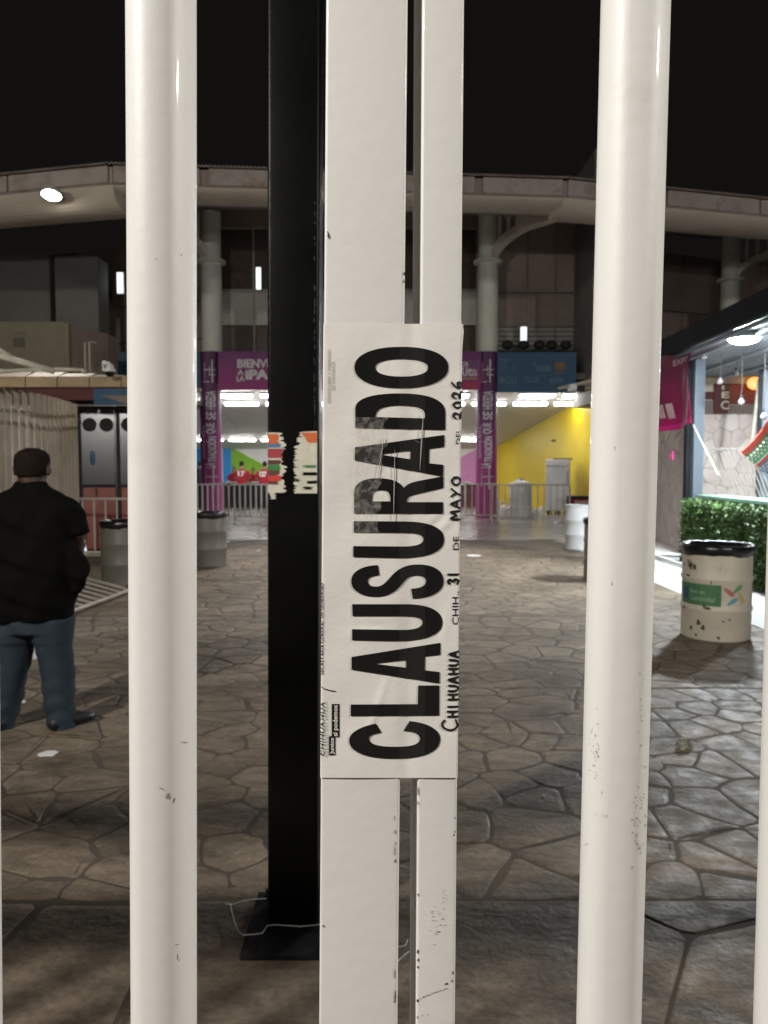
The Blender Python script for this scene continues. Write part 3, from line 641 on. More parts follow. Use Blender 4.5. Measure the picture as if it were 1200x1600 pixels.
def cprism(a0, a1, z, h): return MB().prism([(p.x, p.y, z) for p in (e0+en*a0, e1+en*a0, e1+en*a1, e0+en*a1)], (0, 0, h))
add('roof', cprism(-0.05, 7, cz+0.08, 0.07), M['canopy'], kio)
add('fascia_board', cprism(-0.12, -0.052, cz-0.06, 0.28), M['graphite'], kio)
add('gutter', MB().tube([Vector((*(e0-en*0.02), cz-0.09)), Vector((*(e1-en*0.02), cz-0.09))], 0.03, 8), M['bluegrey'], kio)
for k in range(7): 
    a = 0.6+k*0.85; add('purlin', cprism(a, a+0.06, cz+0.02, 0.058), M['canopy'], kio)
mb = MB()
for k in range(70):
    a = 0.1+k*0.098; mb.tube([Vector((*(e0+en*a), cz+0.082)), Vector((*(e1+en*a), cz+0.082))], 0.012, 4)
add('corrugation', mb, M['canopy'], kio)
pp = P(1089, 700, 13.2); add('post', MB().bbox((pp.x-0.085, 13.12, 0), (pp.x+0.085, 13.29, cz+0.07), 0.012), M['bluegrey'], kio)
pq = P(1075, 700, 13.35); add('post', MB().bbox((pq.x-0.05, 13.3, 0), (pq.x+0.045, 13.42, cz+0.07), 0.01), M['graphite'], kio)
pr = P(1194, 600, 14.6); add('post', MB().bbox((pr.x-0.07, 14.5, 0), (pr.x+0.16, 14.7, cz+0.07), 0.012), M['bluegrey'], kio)
# rear of the stall
KY = 18.3
kx = lambda px: P(px, 600, KY).x
kz = lambda py: P(600, py, KY).z
add('rear_wall', MB().box((kx(1060), KY, 0), (13, KY+0.2, kz(585))), M['cream'], kio)
add('beam', MB().box((kx(1060), KY-0.7, kz(588)), (13, KY-0.5, kz(574))), M['cream'], kio)
def kbox(name, a, b, t, u, m, off=0.05): return add(name, MB().box((kx(a), KY-off, kz(u)), (kx(b), KY-0.003, kz(t))), m, kio)
kbox('red_panel', 1138, 1195, 600, 632, M['redwall']); kbox('dark_door', 1115, 1138, 600, 655, M['maroon'], 0.06); kbox('maroon_band', 1094, 1114.5, 612, 624, M['maroon'])
kbox('lower_panel', 1094, 1114.5, 626, 655, M['brownpanel'], 0.04); kbox('lower_panel', 1141, 1195, 633, 655, M['brownpanel'], 0.04)
mb = MB()
for s, a, b in (('1', 1128, 1132), ('E', 1128, 1140), ('C', 1127, 1140)):
    t_, u_ = {'1': (602, 609), 'E': (612, 622), 'C': (626, 640)}[s]; put_text(mb, s, sign_map(a, b, t_, u_, KY-0.075), 0.03)
add('lettering', mb, M['cream'], kio, normals=False)
p = P(1179, 599, KY-0.25); t = thing('wall_lamp', 'glowing orange lamp on the red rear wall of the stall', 'lamp', p)
add('shade', MB().ell(p, (0.17, 0.13, 0.15)), M['orange'], t, smooth=True); add('bracket', MB().tube([p+Vector((0, 0.12, 0)), p+Vector((0, 0.2, 0))], 0.03), M['dark'], t)
# canopy downlight
p = P(1163, 530, 10.7); t = thing('canopy_downlight', 'bright white round light under the dark canopy', 'light', p)
add('lens', MB().lathe([(0.0, -0.065), (0.10, -0.055), (0.17, -0.03), (0.2, 0.0), (0.2, 0.03)], 32, p), M['led'], t, smooth=True)
add('housing', MB().lathe([(0.202, 0.0), (0.22, 0.0), (0.21, 0.09), (0.0, 0.1)], 32, p), M['housing'], t, smooth=True)
o = dup(t, Vector((8.2, 12.6, p.z)), 0, 'added unseen round light deeper under the canopy, past the right edge'); o['group'] = 'round lights under the canopy'; t['group'] = 'round lights under the canopy'  # extra downlight added out of view to brighten the stall's back wall
# bulbs on the drooping cord
bl = [(1100, 557, 12.4, 'bare hanging bulb beside the blue grey post'), (1125, 595, 12.2, 'bare hanging bulb in front of the dark red door'), (1150, 583, 13.4, 'bare hanging bulb under the canopy, below the round light'), (1158, 627, 11.8, 'bare hanging bulb in front of the red rear panel'), (1193, 650, 11.4, 'bare hanging bulb lowest of the string by the second post')]
for px, py, Y, lb in bl:
    p = P(px, py, Y); t = thing('hanging_bulb', lb, 'bulb', p, 0, 'bare bulbs hanging under the canopy')
    add('glass', MB().lathe([(0.0, -0.06), (0.03, -0.055), (0.048, -0.025), (0.045, 0.005), (0.022, 0.04), (0.018, 0.05)], 14, p), M['bulb'], t, smooth=True)
    add('socket', MB().lathe([(0.02, 0.048), (0.022, 0.09), (0.006, 0.1)], 10, p), M['graphite'], t, smooth=True)
    add('cord', MB().tube([p+Vector((0, 0, 0.1)), p+Vector((0.01, 0, 0.22)), (p.x, p.y, cz+0.02)], 0.006, 5), M['wire'], t)
# white rods, lattice, woven cloth
a, b = P(1083, 664, 12.6), P(1120, 738, 12.0); t = thing('white_rod', 'thin white rod slanting down from the lower corner of the magenta banner', 'rod', b)
add('rod', MB().tube([a, b], 0.013, 8), M['mullion'], t); add('end_cap', MB().tube([b, b+(b-a).normalized()*0.06], 0.019, 8), M['mullion'], t)
a, b = P(1186, 592, 15.5), P(1175, 648, 15.5); t = thing('leaning_pole', 'pale pole leaning in front of the red rear panel', 'pole', b)
add('pole', MB().tube([a, P(1173, 700, 15.5)], 0.035, 8), M['cream'], t)
t = thing('lattice_panel', 'pale diagonal lattice leaning in front of the low flagstone wall', 'panel', P(1150, 775, 14.6))
for k in range(15):
    a, b = P(1118+k*6.2-8, 702, 14.6), P(1118+k*6.2+26, 792, 14.4); add('slat', MB().tube([a, b], 0.010, 5), M['mesh'], t)
add('frame', MB().tube([P(1112, 702, 14.62), P(1200, 700, 14.62)], 0.02, 6), M['mesh'], t)
def cloth(name, pts, m, parent, thick=0.03):
    mb = MB(); n_ = len(pts); vs = []
    for k, (a, b) in enumerate(pts): vs += [a, b, a+Vector((0, thick, 0)), b+Vector((0, thick, 0))]
    fs = []
    for k in range(n_-1):
        i = 4*k; fs += [(i, i+4, i+5, i+1), (i+2, i+3, i+7, i+6), (i, i+2, i+6, i+4), (i+1, i+5, i+7, i+3)]
    mb.add(vs, fs+[(0, 1, 3, 2), (4*n_-4, 4*n_-2, 4*n_-1, 4*n_-3)]); return add(name, mb, m, parent)
t = thing('woven_hammock', 'red, green and blue woven hammock slung across the stall at the right edge', 'hammock', P(1190, 720, 11.5))
def hp(s, q):        # s along the sling (0 low front .. 1 high right), q across
    x = 1158+42*s+70*q; y = 706-30*s-18*s*s+26*q+60*max(0, q)*0.6; return P(x, y, 11.5+0.9*q)
cols = [('wred', 0.0, 0.10), ('wgreen', 0.105, 0.30), ('wcream', 0.30, 0.33), ('wred', 0.33, 0.38), ('wblue', 0.385, 0.62), ('wgreen', 0.62, 0.66), ('wred', 0.66, 0.75)]
for c_, q0, q1 in cols: cloth('woven_band', [(hp(s/10*1.4, q0), hp(s/10*1.4, q1)) for s in range(11)], M[c_], t)
mb = MB()
for k in range(24):
    for q in (0.14, 0.19, 0.24, 0.42, 0.47, 0.52, 0.57):
        if (k+int(q*100)) % 2: continue
        c = hp(k/24*1.4, q)+Vector((0, -0.012, 0)); mb.cbox(c, (0.035, 0.012, 0.035))
add('knot', mb, M['wcream'], t, kind='stuff')
# magenta banner
t = thing('magenta_banner', 'faded magenta banner hanging from the canopy edge above the flagstone wall end', 'banner', P(1050, 672, 13.6))
def bp_(u, v):
    px0 = 1004+(1082-1004)*u; top = 566-29*u; bot = 676-16*u; Y = 12.5-1.2*u
    return P(px0, top+(bot-top)*v, Y)+Vector((0.05*math.sin(u*9+v*2.5)-0.04*math.sin(v*5), 0.06*math.sin(u*7+1)*v, -0.04*math.sin(u*math.pi)))
mb = MB(); nu, nv = 24, 16
vs = [bp_(i/nu, j/nv*0.93) for i in range(nu+1) for j in range(nv+1)]; fs = [(i*(nv+1)+j, (i+1)*(nv+1)+j, (i+1)*(nv+1)+j+1, i*(nv+1)+j+1) for i in range(nu) for j in range(nv)]
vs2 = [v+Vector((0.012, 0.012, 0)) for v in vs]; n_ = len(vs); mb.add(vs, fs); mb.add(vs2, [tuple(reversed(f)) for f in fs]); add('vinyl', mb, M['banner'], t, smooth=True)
mb = MB(); vs = [bp_(i/nu, 0.931+0.069*j) for i in range(nu+1) for j in range(2)]; fs = [(2*i, 2*i+2, 2*i+3, 2*i+1) for i in range(nu)]; mb.add(vs, fs); mb.add([v+Vector((0.012, 0.012, 0)) for v in vs], [tuple(reversed(f)) for f in fs]); add('hem', mb, M['bannerpink'], t, smooth=True)
mb = MB()
for s, u0, u1, v0, v1 in (('EXPO', 0.66, 0.9, 0.10, 0.02), ('I', 0.36, 0.44, 0.74, 0.56), ('I', 0.47, 0.56, 0.76, 0.56)): put_text(mb, s, lambda u, v, u0=u0, u1=u1, v0=v0, v1=v1: bp_(u0+(u1-u0)*u, v0+0.09+(v1-v0)*v)+Vector((-0.02, -0.02, 0)), 0.02)
add('lettering', mb, M['bannertext'], t, normals=False)
p = P(1063, 712, 14.0); t = thing('pink_notice', 'small pink notice on the flagstone wall end', 'notice', p)
add('sheet', MB().cbox((p.x-0.16, p.y, p.z), (0.02, 0.14, 0.15)), M['bannerpink'], t)
# hedge
H0, H1 = Vector((5.02, 12.7)), Vector((4.90, 8.2)); hd = (H1-H0); HL = hd.length; hd.normalize(); hn = Vector((hd.y, -hd.x)); hn = hn if hn.x < 0 else -hn
hg = thing('hedge', 'trimmed leafy green hedge along the stall behind the cream drum', 'hedge', (H0.x, H0.y, 0))
def hpt(s, o, z): q = H0+hd*s+hn*o; return Vector((q.x, q.y, z))
HZ = 1.06
add('core', MB().rings([[hpt(s, 0, 0), hpt(s, -0.4, 0), hpt(s, -0.4, HZ-0.05), hpt(s, 0, HZ-0.05)] for s in (0, HL)]), M['hedgecore'], hg)
rn = random.Random(5); mb = MB()
for k in range(15000):
    s = rn.uniform(-0.03, HL); onTop = rn.random() < 0.2
    if onTop: c = hpt(s, rn.uniform(-0.4, 0.1), HZ+rn.uniform(-0.05, 0.05))
    else: c = hpt(s, 0.02+abs(rn.gauss(0, 0.045))+0.03*math.sin(s*7)*math.sin(s*3.1+1), rn.uniform(0.02, HZ))
    a = rn.uniform(0.022, 0.042); u = Vector((rn.gauss(0, 1), rn.gauss(0, 1), rn.gauss(0, 0.6))).normalized(); w = u.cross(Vector((rn.gauss(0, 1), rn.gauss(0, 1), rn.gauss(0, 1)))).normalized()
    nn = u.cross(w)*a*0.25
    mb.add([c-u*a, c+w*a*0.5+nn, c+u*a, c-w*a*0.5+nn], [(0, 1, 2), (0, 2, 3)])
add('foliage', mb, M['leaf'], hg, normals=False, kind='stuff')
lg = thing('counter_ledge', 'pale green counter ledge running above the hedge', 'ledge', hpt(0, -0.3, 1.1))
add('top', MB().rings([[hpt(s, -0.12, 1.12), hpt(s, -0.62, 1.12), hpt(s, -0.62, 1.165), hpt(s, -0.12, 1.165)] for s in (0, HL)]), M['ledge'], lg)
for s in (0.25, 1.9, 3.6): add('leg', MB().rings([[hpt(s, -0.42, z), hpt(s, -0.48, z), hpt(s+0.06, -0.48, z), hpt(s+0.06, -0.42, z)] for z in (0, 1.118)]), M['graphite'], lg)

# ================================================================== DRUMS
def drum_prof(r=0.29, h=0.88):
    p = [(r-0.012, 0.0), (r, 0.012), (r, 0.02)]
    for zr in (h*0.335, h*0.655): p += [(r, zr-0.026), (r+0.011, zr-0.008), (r+0.011, zr+0.008), (r, zr+0.026)]
    p += [(r, h-0.03), (r+0.01, h-0.02), (r+0.01, h-0.004), (r-0.008, h)]
    return p
def drum(label, loc, m, bag=True, r=0.29, h=0.88, rz=0, seed=1):
    t = thing('steel_drum', label, 'drum', loc, rz, 'steel drum litter bins')
    c = Vector(loc); add('body', MB().lathe(drum_prof(r, h)+[(r-0.02, h), (r-0.025, 0.25), (0.0, 0.24)], 48, c), m, t, smooth=True, auto=35)
    rn = random.Random(seed); n_ = 64
    if bag:
        ph = [rn.uniform(0, 6.28) for _ in range(4)]
        def rg(rad, z, wz, wr):
            out = []
            for k in range(n_):
                a = 2*math.pi*k/n_; q = math.sin(3*a+ph[0])*0.5+math.sin(7*a+ph[1])*0.3+math.sin(17*a+ph[2])*0.25
                out.append(c+Vector(((rad+wr*q)*math.cos(a), (rad+wr*q)*math.sin(a), z+wz*q)))
            return out
        add('bin_liner', MB().rings([rg(r+0.006, h-0.085, 0.016, 0.002), rg(r+0.017, h-0.05, 0.006, 0.004), rg(r+0.018, h-0.01, 0.003, 0.003), rg(r+0.006, h+0.012, 0.004, 0.003), rg(r-0.03, h+0.004, 0.004, 0.004), rg(r-0.045, h-0.12, 0.01, 0.02), rg(r-0.08, h-0.4, 0.02, 0.03), rg(0.02, h-0.42, 0.01, 0.0)]), M['bag'], t, smooth=True)
    else: add('dark_inside', MB().lathe([(r-0.03, h-0.04), (0, h-0.05)], 32, c), M['dark'], t)
    return t
g = G(1119, 993); DR = Vector((P(1119, 930, 7.30).x, 7.30, 0))
d1 = drum('cream painted drum with black liner, green label and coloured logo beside the hedge', DR, M['drum'], r=0.312, h=0.885, seed=4)
def on_drum(c, r=0.3155):
    c = Vector(c); base = math.atan2(c.x, c.y)
    return lambda ang, z: Vector((c.x-r*math.sin(base-ang), c.y-r*math.cos(base-ang), z)) if False else Vector((c.x + r*math.sin(ang-base), c.y - r*math.cos(ang-base), z))
od = on_drum(DR)
def drum_patch(mb, a0, a1, z0, z1, off=0.0, n_=14):
    vs = []; f = on_drum(DR, 0.3137+off)
    for k in range(n_+1):
        a = a0+(a1-a0)*k/n_; vs += [f(a, z0), f(a, z1)]
    return mb.add(vs, [(2*k, 2*k+2, 2*k+3, 2*k+1) for k in range(n_)])
add('label_sheet', drum_patch(MB(), R(-72), R(8), 0.335, 0.535), M['labelgreen'], d1, normals=False)
mb = MB(); drum_patch(mb, R(-66), R(-50), 0.38, 0.49, 0.0015, 5); add('label_badge', mb, M['signblue'], d1, normals=False)
mb = MB()
for s, a0, a1, z0, z1 in (('Bien en', -46, -18, 0.44, 0.485), ('Comunidad', -46, -2, 0.375, 0.425)):
    f = on_drum(DR, 0.3158); put_text(mb, s, lambda u, v, a0=a0, a1=a1, z0=z0, z1=z1, f=f: f(R(a0+(a1-a0)*u), z0+(z1-z0)*v), 0.01)
add('lettering', mb, M['labeltext'], d1, normals=False)
for nm, an, z, rot, m in (('lred', 20, 0.475, -40, 'lgred'), ('lgreen', 35, 0.50, 42, 'lggreen'), ('lblue', 26, 0.385, 38, 'lgblue'), ('lyellow', 42, 0.42, -60, 'lgyellow')):
    f = on_drum(DR, 0.3154); pts = []
    for k in range(14):
        t_ = 2*math.pi*k/14; ex, ey = 0.058*math.cos(t_), 0.020*math.sin(t_)*(1+0.4*math.cos(t_)); c_, s_ = math.cos(R(rot)), math.sin(R(rot))
        pts.append(f(R(an)+(ex*c_-ey*s_)/0.29, z+ex*s_+ey*c_))
    add('logo_petal', MB().add(pts, [tuple(range(14))]), M[m], d1, normals=False)
rn = random.Random(9); mb = MB()
for an, z, sx_, sz_ in ((-46, 0.70, .03, .05), (-38, 0.69, .022, .03), (-50, .60, .03, .016), (-14, .315, .05, .014), (-19, .335, .018, .02), (-60, .29, .02, .02), (-27, .17, .025, .03), (-20, .13, .02, .03), (-42, .11, .02, .03), (-8, .56, .005, .02), (12, .2, .012, .01), (22, .22, .012, .012), (-66, .70, .014, .02), (-32, .05, .02, .012), (5, .05, .015, .02), (-52, .73, .012, .02)):
    f = on_drum(DR, 0.3152 if not (.27 < z < .33 or .55 < z < .61) else 0.3235); pts = []
    for k in range(11):
        t_ = 2*math.pi*k/11; q = rn.uniform(0.5, 1.15); pts.append(f(R(an)+sx_*q*math.cos(t_)/0.29, z+sz_*q*math.sin(t_)))
    mb.add(pts, [tuple(range(11))])
add('paint_chip', mb, M['rust'], d1, normals=False, kind='stuff')
drum('drum half hidden behind the right white pipe, its oval shadow on the paving', (P(945, 850, 11.0).x, 11.0, 0), M['drumgrey'], seed=6)
drum('plain white drum without liner standing before the concourse, left of the right pipe', (P(906, 830, 15.2).x, 15.2, 0), M['drumwhite'], False, seed=7)
drum('greyish drum with black liner between the first white pipe and the black pole', (P(326, 850, 12.6).x, 12.6, 0), M['drumgrey'], seed=8)
drum('dark greyish green drum with black liner beside the steel cabinets', (P(192, 860, 10.6).x, 10.6, 0), M['drumgrey'], seed=10)

# ================================================================== BARRIERS
def barrier(name, label, L, H, n_, m, group, barw=0.016):
    t = thing(name, label, 'barrier', (0, 0, 0), 0, group)
    add('top_rail', MB().tube([(-L/2, 0, 0.16), (-L/2, 0, H-0.06), (-L/2+0.05, 0, H), (L/2-0.05, 0, H), (L/2, 0, H-0.06), (L/2, 0, 0.16)], 0.022, 8), m, t, smooth=True)
    add('bottom_rail', MB().tube([(-L/2, 0, 0.17), (L/2, 0, 0.17)], 0.02, 8), m, t)
    for k in range(n_): x = -L/2+L*(k+1)/(n_+1); add('bar', MB().tube([(x, 0, 0.17), (x, 0, H-0.01)], barw, 6), m, t)
    for s in (-1, 1): add('foot', MB().tube([(s*L*0.42, -0.28, 0.015), (s*L*0.42, -0.2, 0.03), (s*L*0.42, 0, 0.16), (s*L*0.42, 0.2, 0.03), (s*L*0.42, 0.28, 0.015)], 0.018, 6), m, t)
    return t
BY = 22.7
b0 = barrier('crowd_barrier', '', 2.2, 1.1, 13, M['barrier'], 'crowd barriers across the concourse', 0.027)
for i, (px, lb) in enumerate(((300, 'white crowd barrier in front of the left purple column'), (418, 'white crowd barrier in front of the people in red, ending behind the black pole'), (540, 'white crowd barrier behind the black pole and the closure notice'), (668, 'white crowd barrier behind the narrow gate bar'))):
    o = b0 if i == 0 else dup(b0, (0, 0, 0)); move(o, (P(px, 780, BY).x, BY-0.15*(i % 2), 0.012), R((-4, 3, -3, 2)[i])); o['label'] = lb
b1 = barrier('crowd_barrier', 'thin barred grey crowd barrier in front of the yellow wall and white cooler', 2.25, 1.1, 11, M['barrierdim'], 'crowd barriers across the concourse')
move(b1, (P(830, 780, 22.4).x, 22.4, 0.012), R(-2))
b3 = dup(b1, (0, 0, 0)); b3['label'] = 'thin barred grey crowd barrier in front of the right purple column'; move(b3, (P(718, 780, 22.9).x, 22.9, 0.012), R(3))
b2 = barrier('crowd_barrier', 'standing worn barrier in front of the steel cabinets', 2.3, 1.1, 11, M['barrierdim'], 'worn barriers by the cabinets'); move(b2, (P(112, 830, 12.6).x, 12.6, 0), R(-3))
b4 = dup(b2, (0, 0, 0)); b4['label'] = 'worn barrier lying flat on the paving behind the man in black'
b4.location = (-4.45, 8.75, 0.31); b4.rotation_euler = (R(90), R(0), R(90)); b4.rotation_euler = (Matrix.Rotation(R(84), 3, 'Z') @ Matrix.Rotation(R(104), 3, 'X')).to_euler()

# ================================================================== LEFT: fence, awning, unit, cabinets, camera
fn_ = thing('slatted_fence', 'tall pale vertical slat fence under the board awning', 'fence', (-6.6, 15, 0))
for k, px in enumerate((-14, -3, 9, 21.5, 34, 46, 56, 65, 73, 80.5, 87, 93, 99, 104.5, 110, 115, 120)):
    Y = 12.7+k*0.27; xF = -(600-px)/F*Y*0.985; hw = 0.055-0.001*k
    add('slat', MB().bbox((xF-hw, Y-0.02, 0), (xF+hw, Y+0.02, 2.98), 0.006), M['slat'], fn_)
for py in (641, 660):
    a, b = P(-6, py, 12.98), P(122, py+8, 17.25); a.x = -(600+14)/F*12.7*0.985; a.y = 12.72; b.x = -(600-120)/F*17.02*0.985; b.y = 17.02
    add('rail', MB().tube([a+Vector((0, 0.06, 0)), b+Vector((0, 0.06, 0))], 0.035, 6), M['slat'], fn_)
YB = 17.9
fx_ = lambda px: P(px, 600, YB).x
fz_ = lambda py: P(600, py, YB).z
t = thing('service_building', 'dim service building with maroon and blue band behind the slat fence', 'building', (-8, YB, 0))
add('wall', MB().box((-16, YB, 0), (fx_(215), YB+1.5, fz_(633))), M['cream'] if False else M['slat'], t)
add('wall_band', MB().box((-16, YB-0.01, fz_(625)), (fx_(146), YB+1.5, fz_(600))), M['maroon'], t); add('wall_band', MB().box((fx_(146), YB-0.01, fz_(633)), (fx_(215), YB+1.5, fz_(600))), M['cabblue'], t)
add('wall_panel', MB().prism([(fx_(158), YB-0.012, fz_(618)), (fx_(205), YB-0.012, fz_(634)), (fx_(205), YB-0.012, fz_(618))], (0, -0.03, 0)), M['brownpanel'], t)
add('roof', MB().box((-16, YB-0.3, fz_(600)), (fx_(215), YB+8, fz_(600)+0.12)), M['concrete'], t)
# AC / plant unit on that roof
UY = 20.0
t = thing('plant_unit', 'olive grey rooftop plant unit above the board awning', 'machine', P(60, 575, UY))
a, b = P(-12, 578, UY), P(100, 502, UY); add('casing', MB().bbox((a.x, UY, fz_(600)+0.12), (b.x, UY+2.2, b.z), 0.03), M['acunit'], t)
c1, c2 = P(100, 502, UY), P(168, 520, UY+1.4)
q = [(c1.x+0.02, UY), (c2.x, UY+1.4), (c2.x, UY+2.2), (c1.x+0.02, UY+2.2)]
add('side_casing', MB().prism([(x, y, fz_(600)+0.12) for x, y in q], (0, 0, b.z-fz_(600)-0.2)), M['brownpanel'], t)
p0_ = P(104, 540, UY); add('corner_strip', MB().box((p0_.x-0.06, UY-0.04, fz_(600)+0.12), (p0_.x+0.08, UY+0.03, b.z-0.05)), M['acunit'], t)
p0_ = P(30, 535, UY); add('vent', MB().box((p0_.x-0.14, UY-0.02, p0_.z-0.12), (p0_.x+0.14, UY+0.02, p0_.z+0.12)), M['acdark'], t)
p0_ = P(30, 521, UY); mb = MB(); put_text(mb, 'CARE', lambda u, v: Vector((p0_.x-0.2+0.4*u, UY-0.004, p0_.z-0.05+0.1*v)), 0.0); add('lettering', mb, M['acdark'], t, normals=False)
for px in (133, 140): p = P(px, 555, UY-0.3); add('conduit', MB().tube([(p.x, p.y, fz_(600)+0.1), (p.x, p.y, p.z+0.3), (p.x+0.1, p.y+0.2, p.z+0.36)], 0.03, 8), M['mullion'], t)
# board awning
AY = 12.0
t = thing('board_awning', 'tan board awning with white tubes above the slat fence', 'awning', P(60, 600, AY))
for k in range(6):
    a, b = P(-60+k*50, 590, AY), P(-60+(k+1)*50-1.5, 590, AY); zt_, zb_ = P(0, 579+0.05*(k*50-60), AY).z, P(0, 605-0.02*k*10, AY).z
    add('plank', MB().rings([[(x, AY, zb_), (x, AY, zb_+0.16), (x, AY+0.35, zt_+0.04), (x, AY+3.2, zt_+0.14), (x, AY+3.2, zt_+0.08), (x, AY+0.3, zb_+0.03)] for x in (a.x, b.x)]), M['wood'], t)
for (x0, y0, x1, y1, rr_) in ((-30, 548, 84, 580, 0.048), (-30, 582, 48, 578, 0.03), (48, 578, 80, 579, 0.025), (85, 577, 128, 578, 0.028), (128, 578, 134, 582, 0.028), (-30, 530, 26, 562, 0.03)):
    add('tube', MB().tube([P(x0, y0, AY-0.1), P(x1, y1, AY-0.05)], rr_, 10), M['cream'], t, smooth=True)
# dome camera
p = P(172, 580, AY-0.25); t = thing('dome_camera', 'white dome security camera on a bracket at the awning edge', 'camera', p)
add('bracket', MB().tube([p+Vector((-0.15, 0.2, 0.10)), p+Vector((-0.13, 0.05, 0.10)), p+Vector((-0.02, 0, 0.13)), p+Vector((0.0, 0, 0.10))], 0.02, 8), M['white'], t, smooth=True)
add('wall_plate', MB().bbox((p.x-0.18, p.y+0.16, p.z+0.02), (p.x-0.12, p.y+0.24, p.z+0.18), 0.008), M['white'], t)
add('housing', MB().lathe([(0.0, 0.12), (0.04, 0.11), (0.06, 0.06), (0.085, 0.02), (0.085, -0.01)], 20, p), M['white'], t, smooth=True)
add('dome', MB().lathe([(0.07, -0.01), (0.066, -0.045), (0.04, -0.08), (0.0, -0.09)], 20, p), M['bag'], t, smooth=True)
# steel cabinets
CBY = 13.9
def cabinet(x, label):
    t = thing('steel_cabinet', label, 'cabinet', (x, CBY, 0), R(10), 'steel fronted cabinets by the fence')
    Mx = Matrix.Translation((x, CBY, 0)) @ Matrix.Rotation(R(10), 4, 'Z')
    w, H = 0.66, 2.72
    add('frame', MB().bbox((-w/2, 0, 0.1), (w/2, 0.6, H), 0.012, Mx), M['dark'], t)
    dz0, dz1 = 1.30, H-0.06
    d = add('door', MB().bbox((-w/2+0.06, -0.03, dz0), (w/2-0.02, 0.002, dz1), 0.008, Mx), M['steel'], t)
    for hx in (-0.12, 0.17): add('porthole', MB().lathe([(0.0, 0.02), (0.105, 0.02), (0.13, 0.0), (0.135, -0.02)], 24).add([], []), M['dark'], d) if False else add('porthole', (lambda m_: (setattr(m_, 'v', [Mx @ Matrix.Translation((hx, -0.034, dz1-0.28)) @ Matrix.Rotation(R(90), 4, 'X') @ v for v in m_.v]), m_)[1])(MB().lathe([(0.0, -0.002), (0.10, -0.002), (0.108, 0.006), (0.122, 0.006), (0.124, -0.01)], 28)), M['dark'], d)
    add('handle', (lambda m_: (setattr(m_, 'v', [Mx @ Matrix.Translation((-0.08, -0.035, dz1-0.88)) @ v for v in m_.v]), m_)[1])(MB().ell((0, 0, 0), (0.045, 0.025, 0.13), None, 16, 12)), M['cabblue'], d, smooth=True)
    add('lower_panel', MB().bbox((-w/2+0.07, -0.015, 0.14), (w/2-0.03, 0.002, dz0-0.05), 0.006, Mx), M['reflectpanel'], t)  # red-brown colour stands in for the warm reflection low on the steel
    add('edge_strip', MB().bbox((w/2-0.018, -0.05, 0.12), (w/2+0.012, -0.004, H-0.02), 0.006, Mx), M['steel'], t)
    add('latch', MB().tube([Mx @ Vector((-0.03, -0.03, 1.24)), Mx @ Vector((-0.02, -0.05, 1.17)), Mx @ Vector((-0.03, -0.03, 1.08))], 0.014, 6), M['steel'], t)
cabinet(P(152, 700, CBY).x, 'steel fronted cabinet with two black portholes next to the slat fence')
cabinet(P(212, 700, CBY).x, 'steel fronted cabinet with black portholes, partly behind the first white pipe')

# ================================================================== CONCOURSE: counter, cooler, bags, people
CT = 31.0
t = thing('bar_counter', 'long bar counter with black top behind the people in red jerseys', 'counter', (P(500, 760, CT).x, CT, 0))
zc_ = P(600, 755, CT).z
add('top', MB().bbox((P(300, 755, CT).x, CT-0.1, zc_-0.12), (P(752, 755, CT).x, CT+0.6, zc_), 0.02), M['counter'], t)
for k in range(8):
    a = P(300, 755, CT).x+0.05; b = P(752, 755, CT).x-0.05; add('front_panel', MB().box((a+(b-a)*k/8+0.015, CT, 0.012), (a+(b-a)*(k+1)/8-0.015, CT+0.5, zc_-0.125)), M['counterfront'] if k > 5 else M['counter'], t)
for i, (px, w) in enumerate(((357, 10), (368, 6), (398, 12), (731, 8))):
    p = P(px, 752, CT); bx_ = thing('foam_tray', ['white foam tray on the counter beside the left purple column', 'small white foam tray on the counter between the column and the first red jersey', 'white foam tray on the counter between the two red jerseys', 'white foam tray on the counter beside the right purple column'][i], 'tray', (p.x, CT+0.1, zc_))
    ww = w*CT/F/2; add('tray', MB().rings([[Vector((p.x+ww*q*sx_, CT+0.1+0.15*q*sy_, zc_+z)) for sx_, sy_ in ((-1, -1), (1, -1), (1, 1), (-1, 1))] for q, z in ((0.8, 0.001), (1.0, 0.06), (0.95, 0.06), (0.78, 0.012))]), M['white'], bx_)
# white upright cooler
FY = 26.2; a, b = P(852, 800, FY), P(889, 718, FY)
t = thing('upright_cooler', 'white upright cooler with grey print in front of the yellow wall', 'cooler', ((a.x+b.x)/2, FY, 0)); Mx = Matrix.Translation((a.x, FY, 0)) @ Matrix.Rotation(R(-14), 4, 'Z'); w = (b.x-a.x)*1.02; h = b.z
add('cabinet_body', MB().bbox((0, 0.03, 0.14), (w, 0.95, h), 0.02, Mx), M['fridge'], t); dr = add('door', MB().bbox((0.012, -0.03, 0.16), (w-0.012, 0.024, h-0.24), 0.012, Mx), M['fridge'], t)
add('header_panel', MB().bbox((0.012, -0.03, h-0.21), (w-0.012, 0.024, h-0.02), 0.012, Mx), M['fridge'], t); add('handle', MB().tube([Mx @ Vector((w-0.09, -0.03, 1.0)), Mx @ Vector((w-0.09, -0.07, 1.05)), Mx @ Vector((w-0.09, -0.07, h-0.45)), Mx @ Vector((w-0.09, -0.03, h-0.4))], 0.02, 6), M['greytext'], dr)
mb = MB()
for k, (x0, x1) in enumerate(((0.2, 0.62), (0.22, 0.62), (0.26, 0.6), (0.3, 0.55))):
    z = 1.62-k*0.09; put_text(mb, ['HIELO', 'PURO', 'EN CUBO', 'FRIO'][k], lambda u, v, x0=x0, x1=x1, z=z: Mx @ Vector((x0+(x1-x0)*u, -0.034, z+0.06*v)), 0.0)
add('lettering', mb, M['greytext'], dr, normals=False)
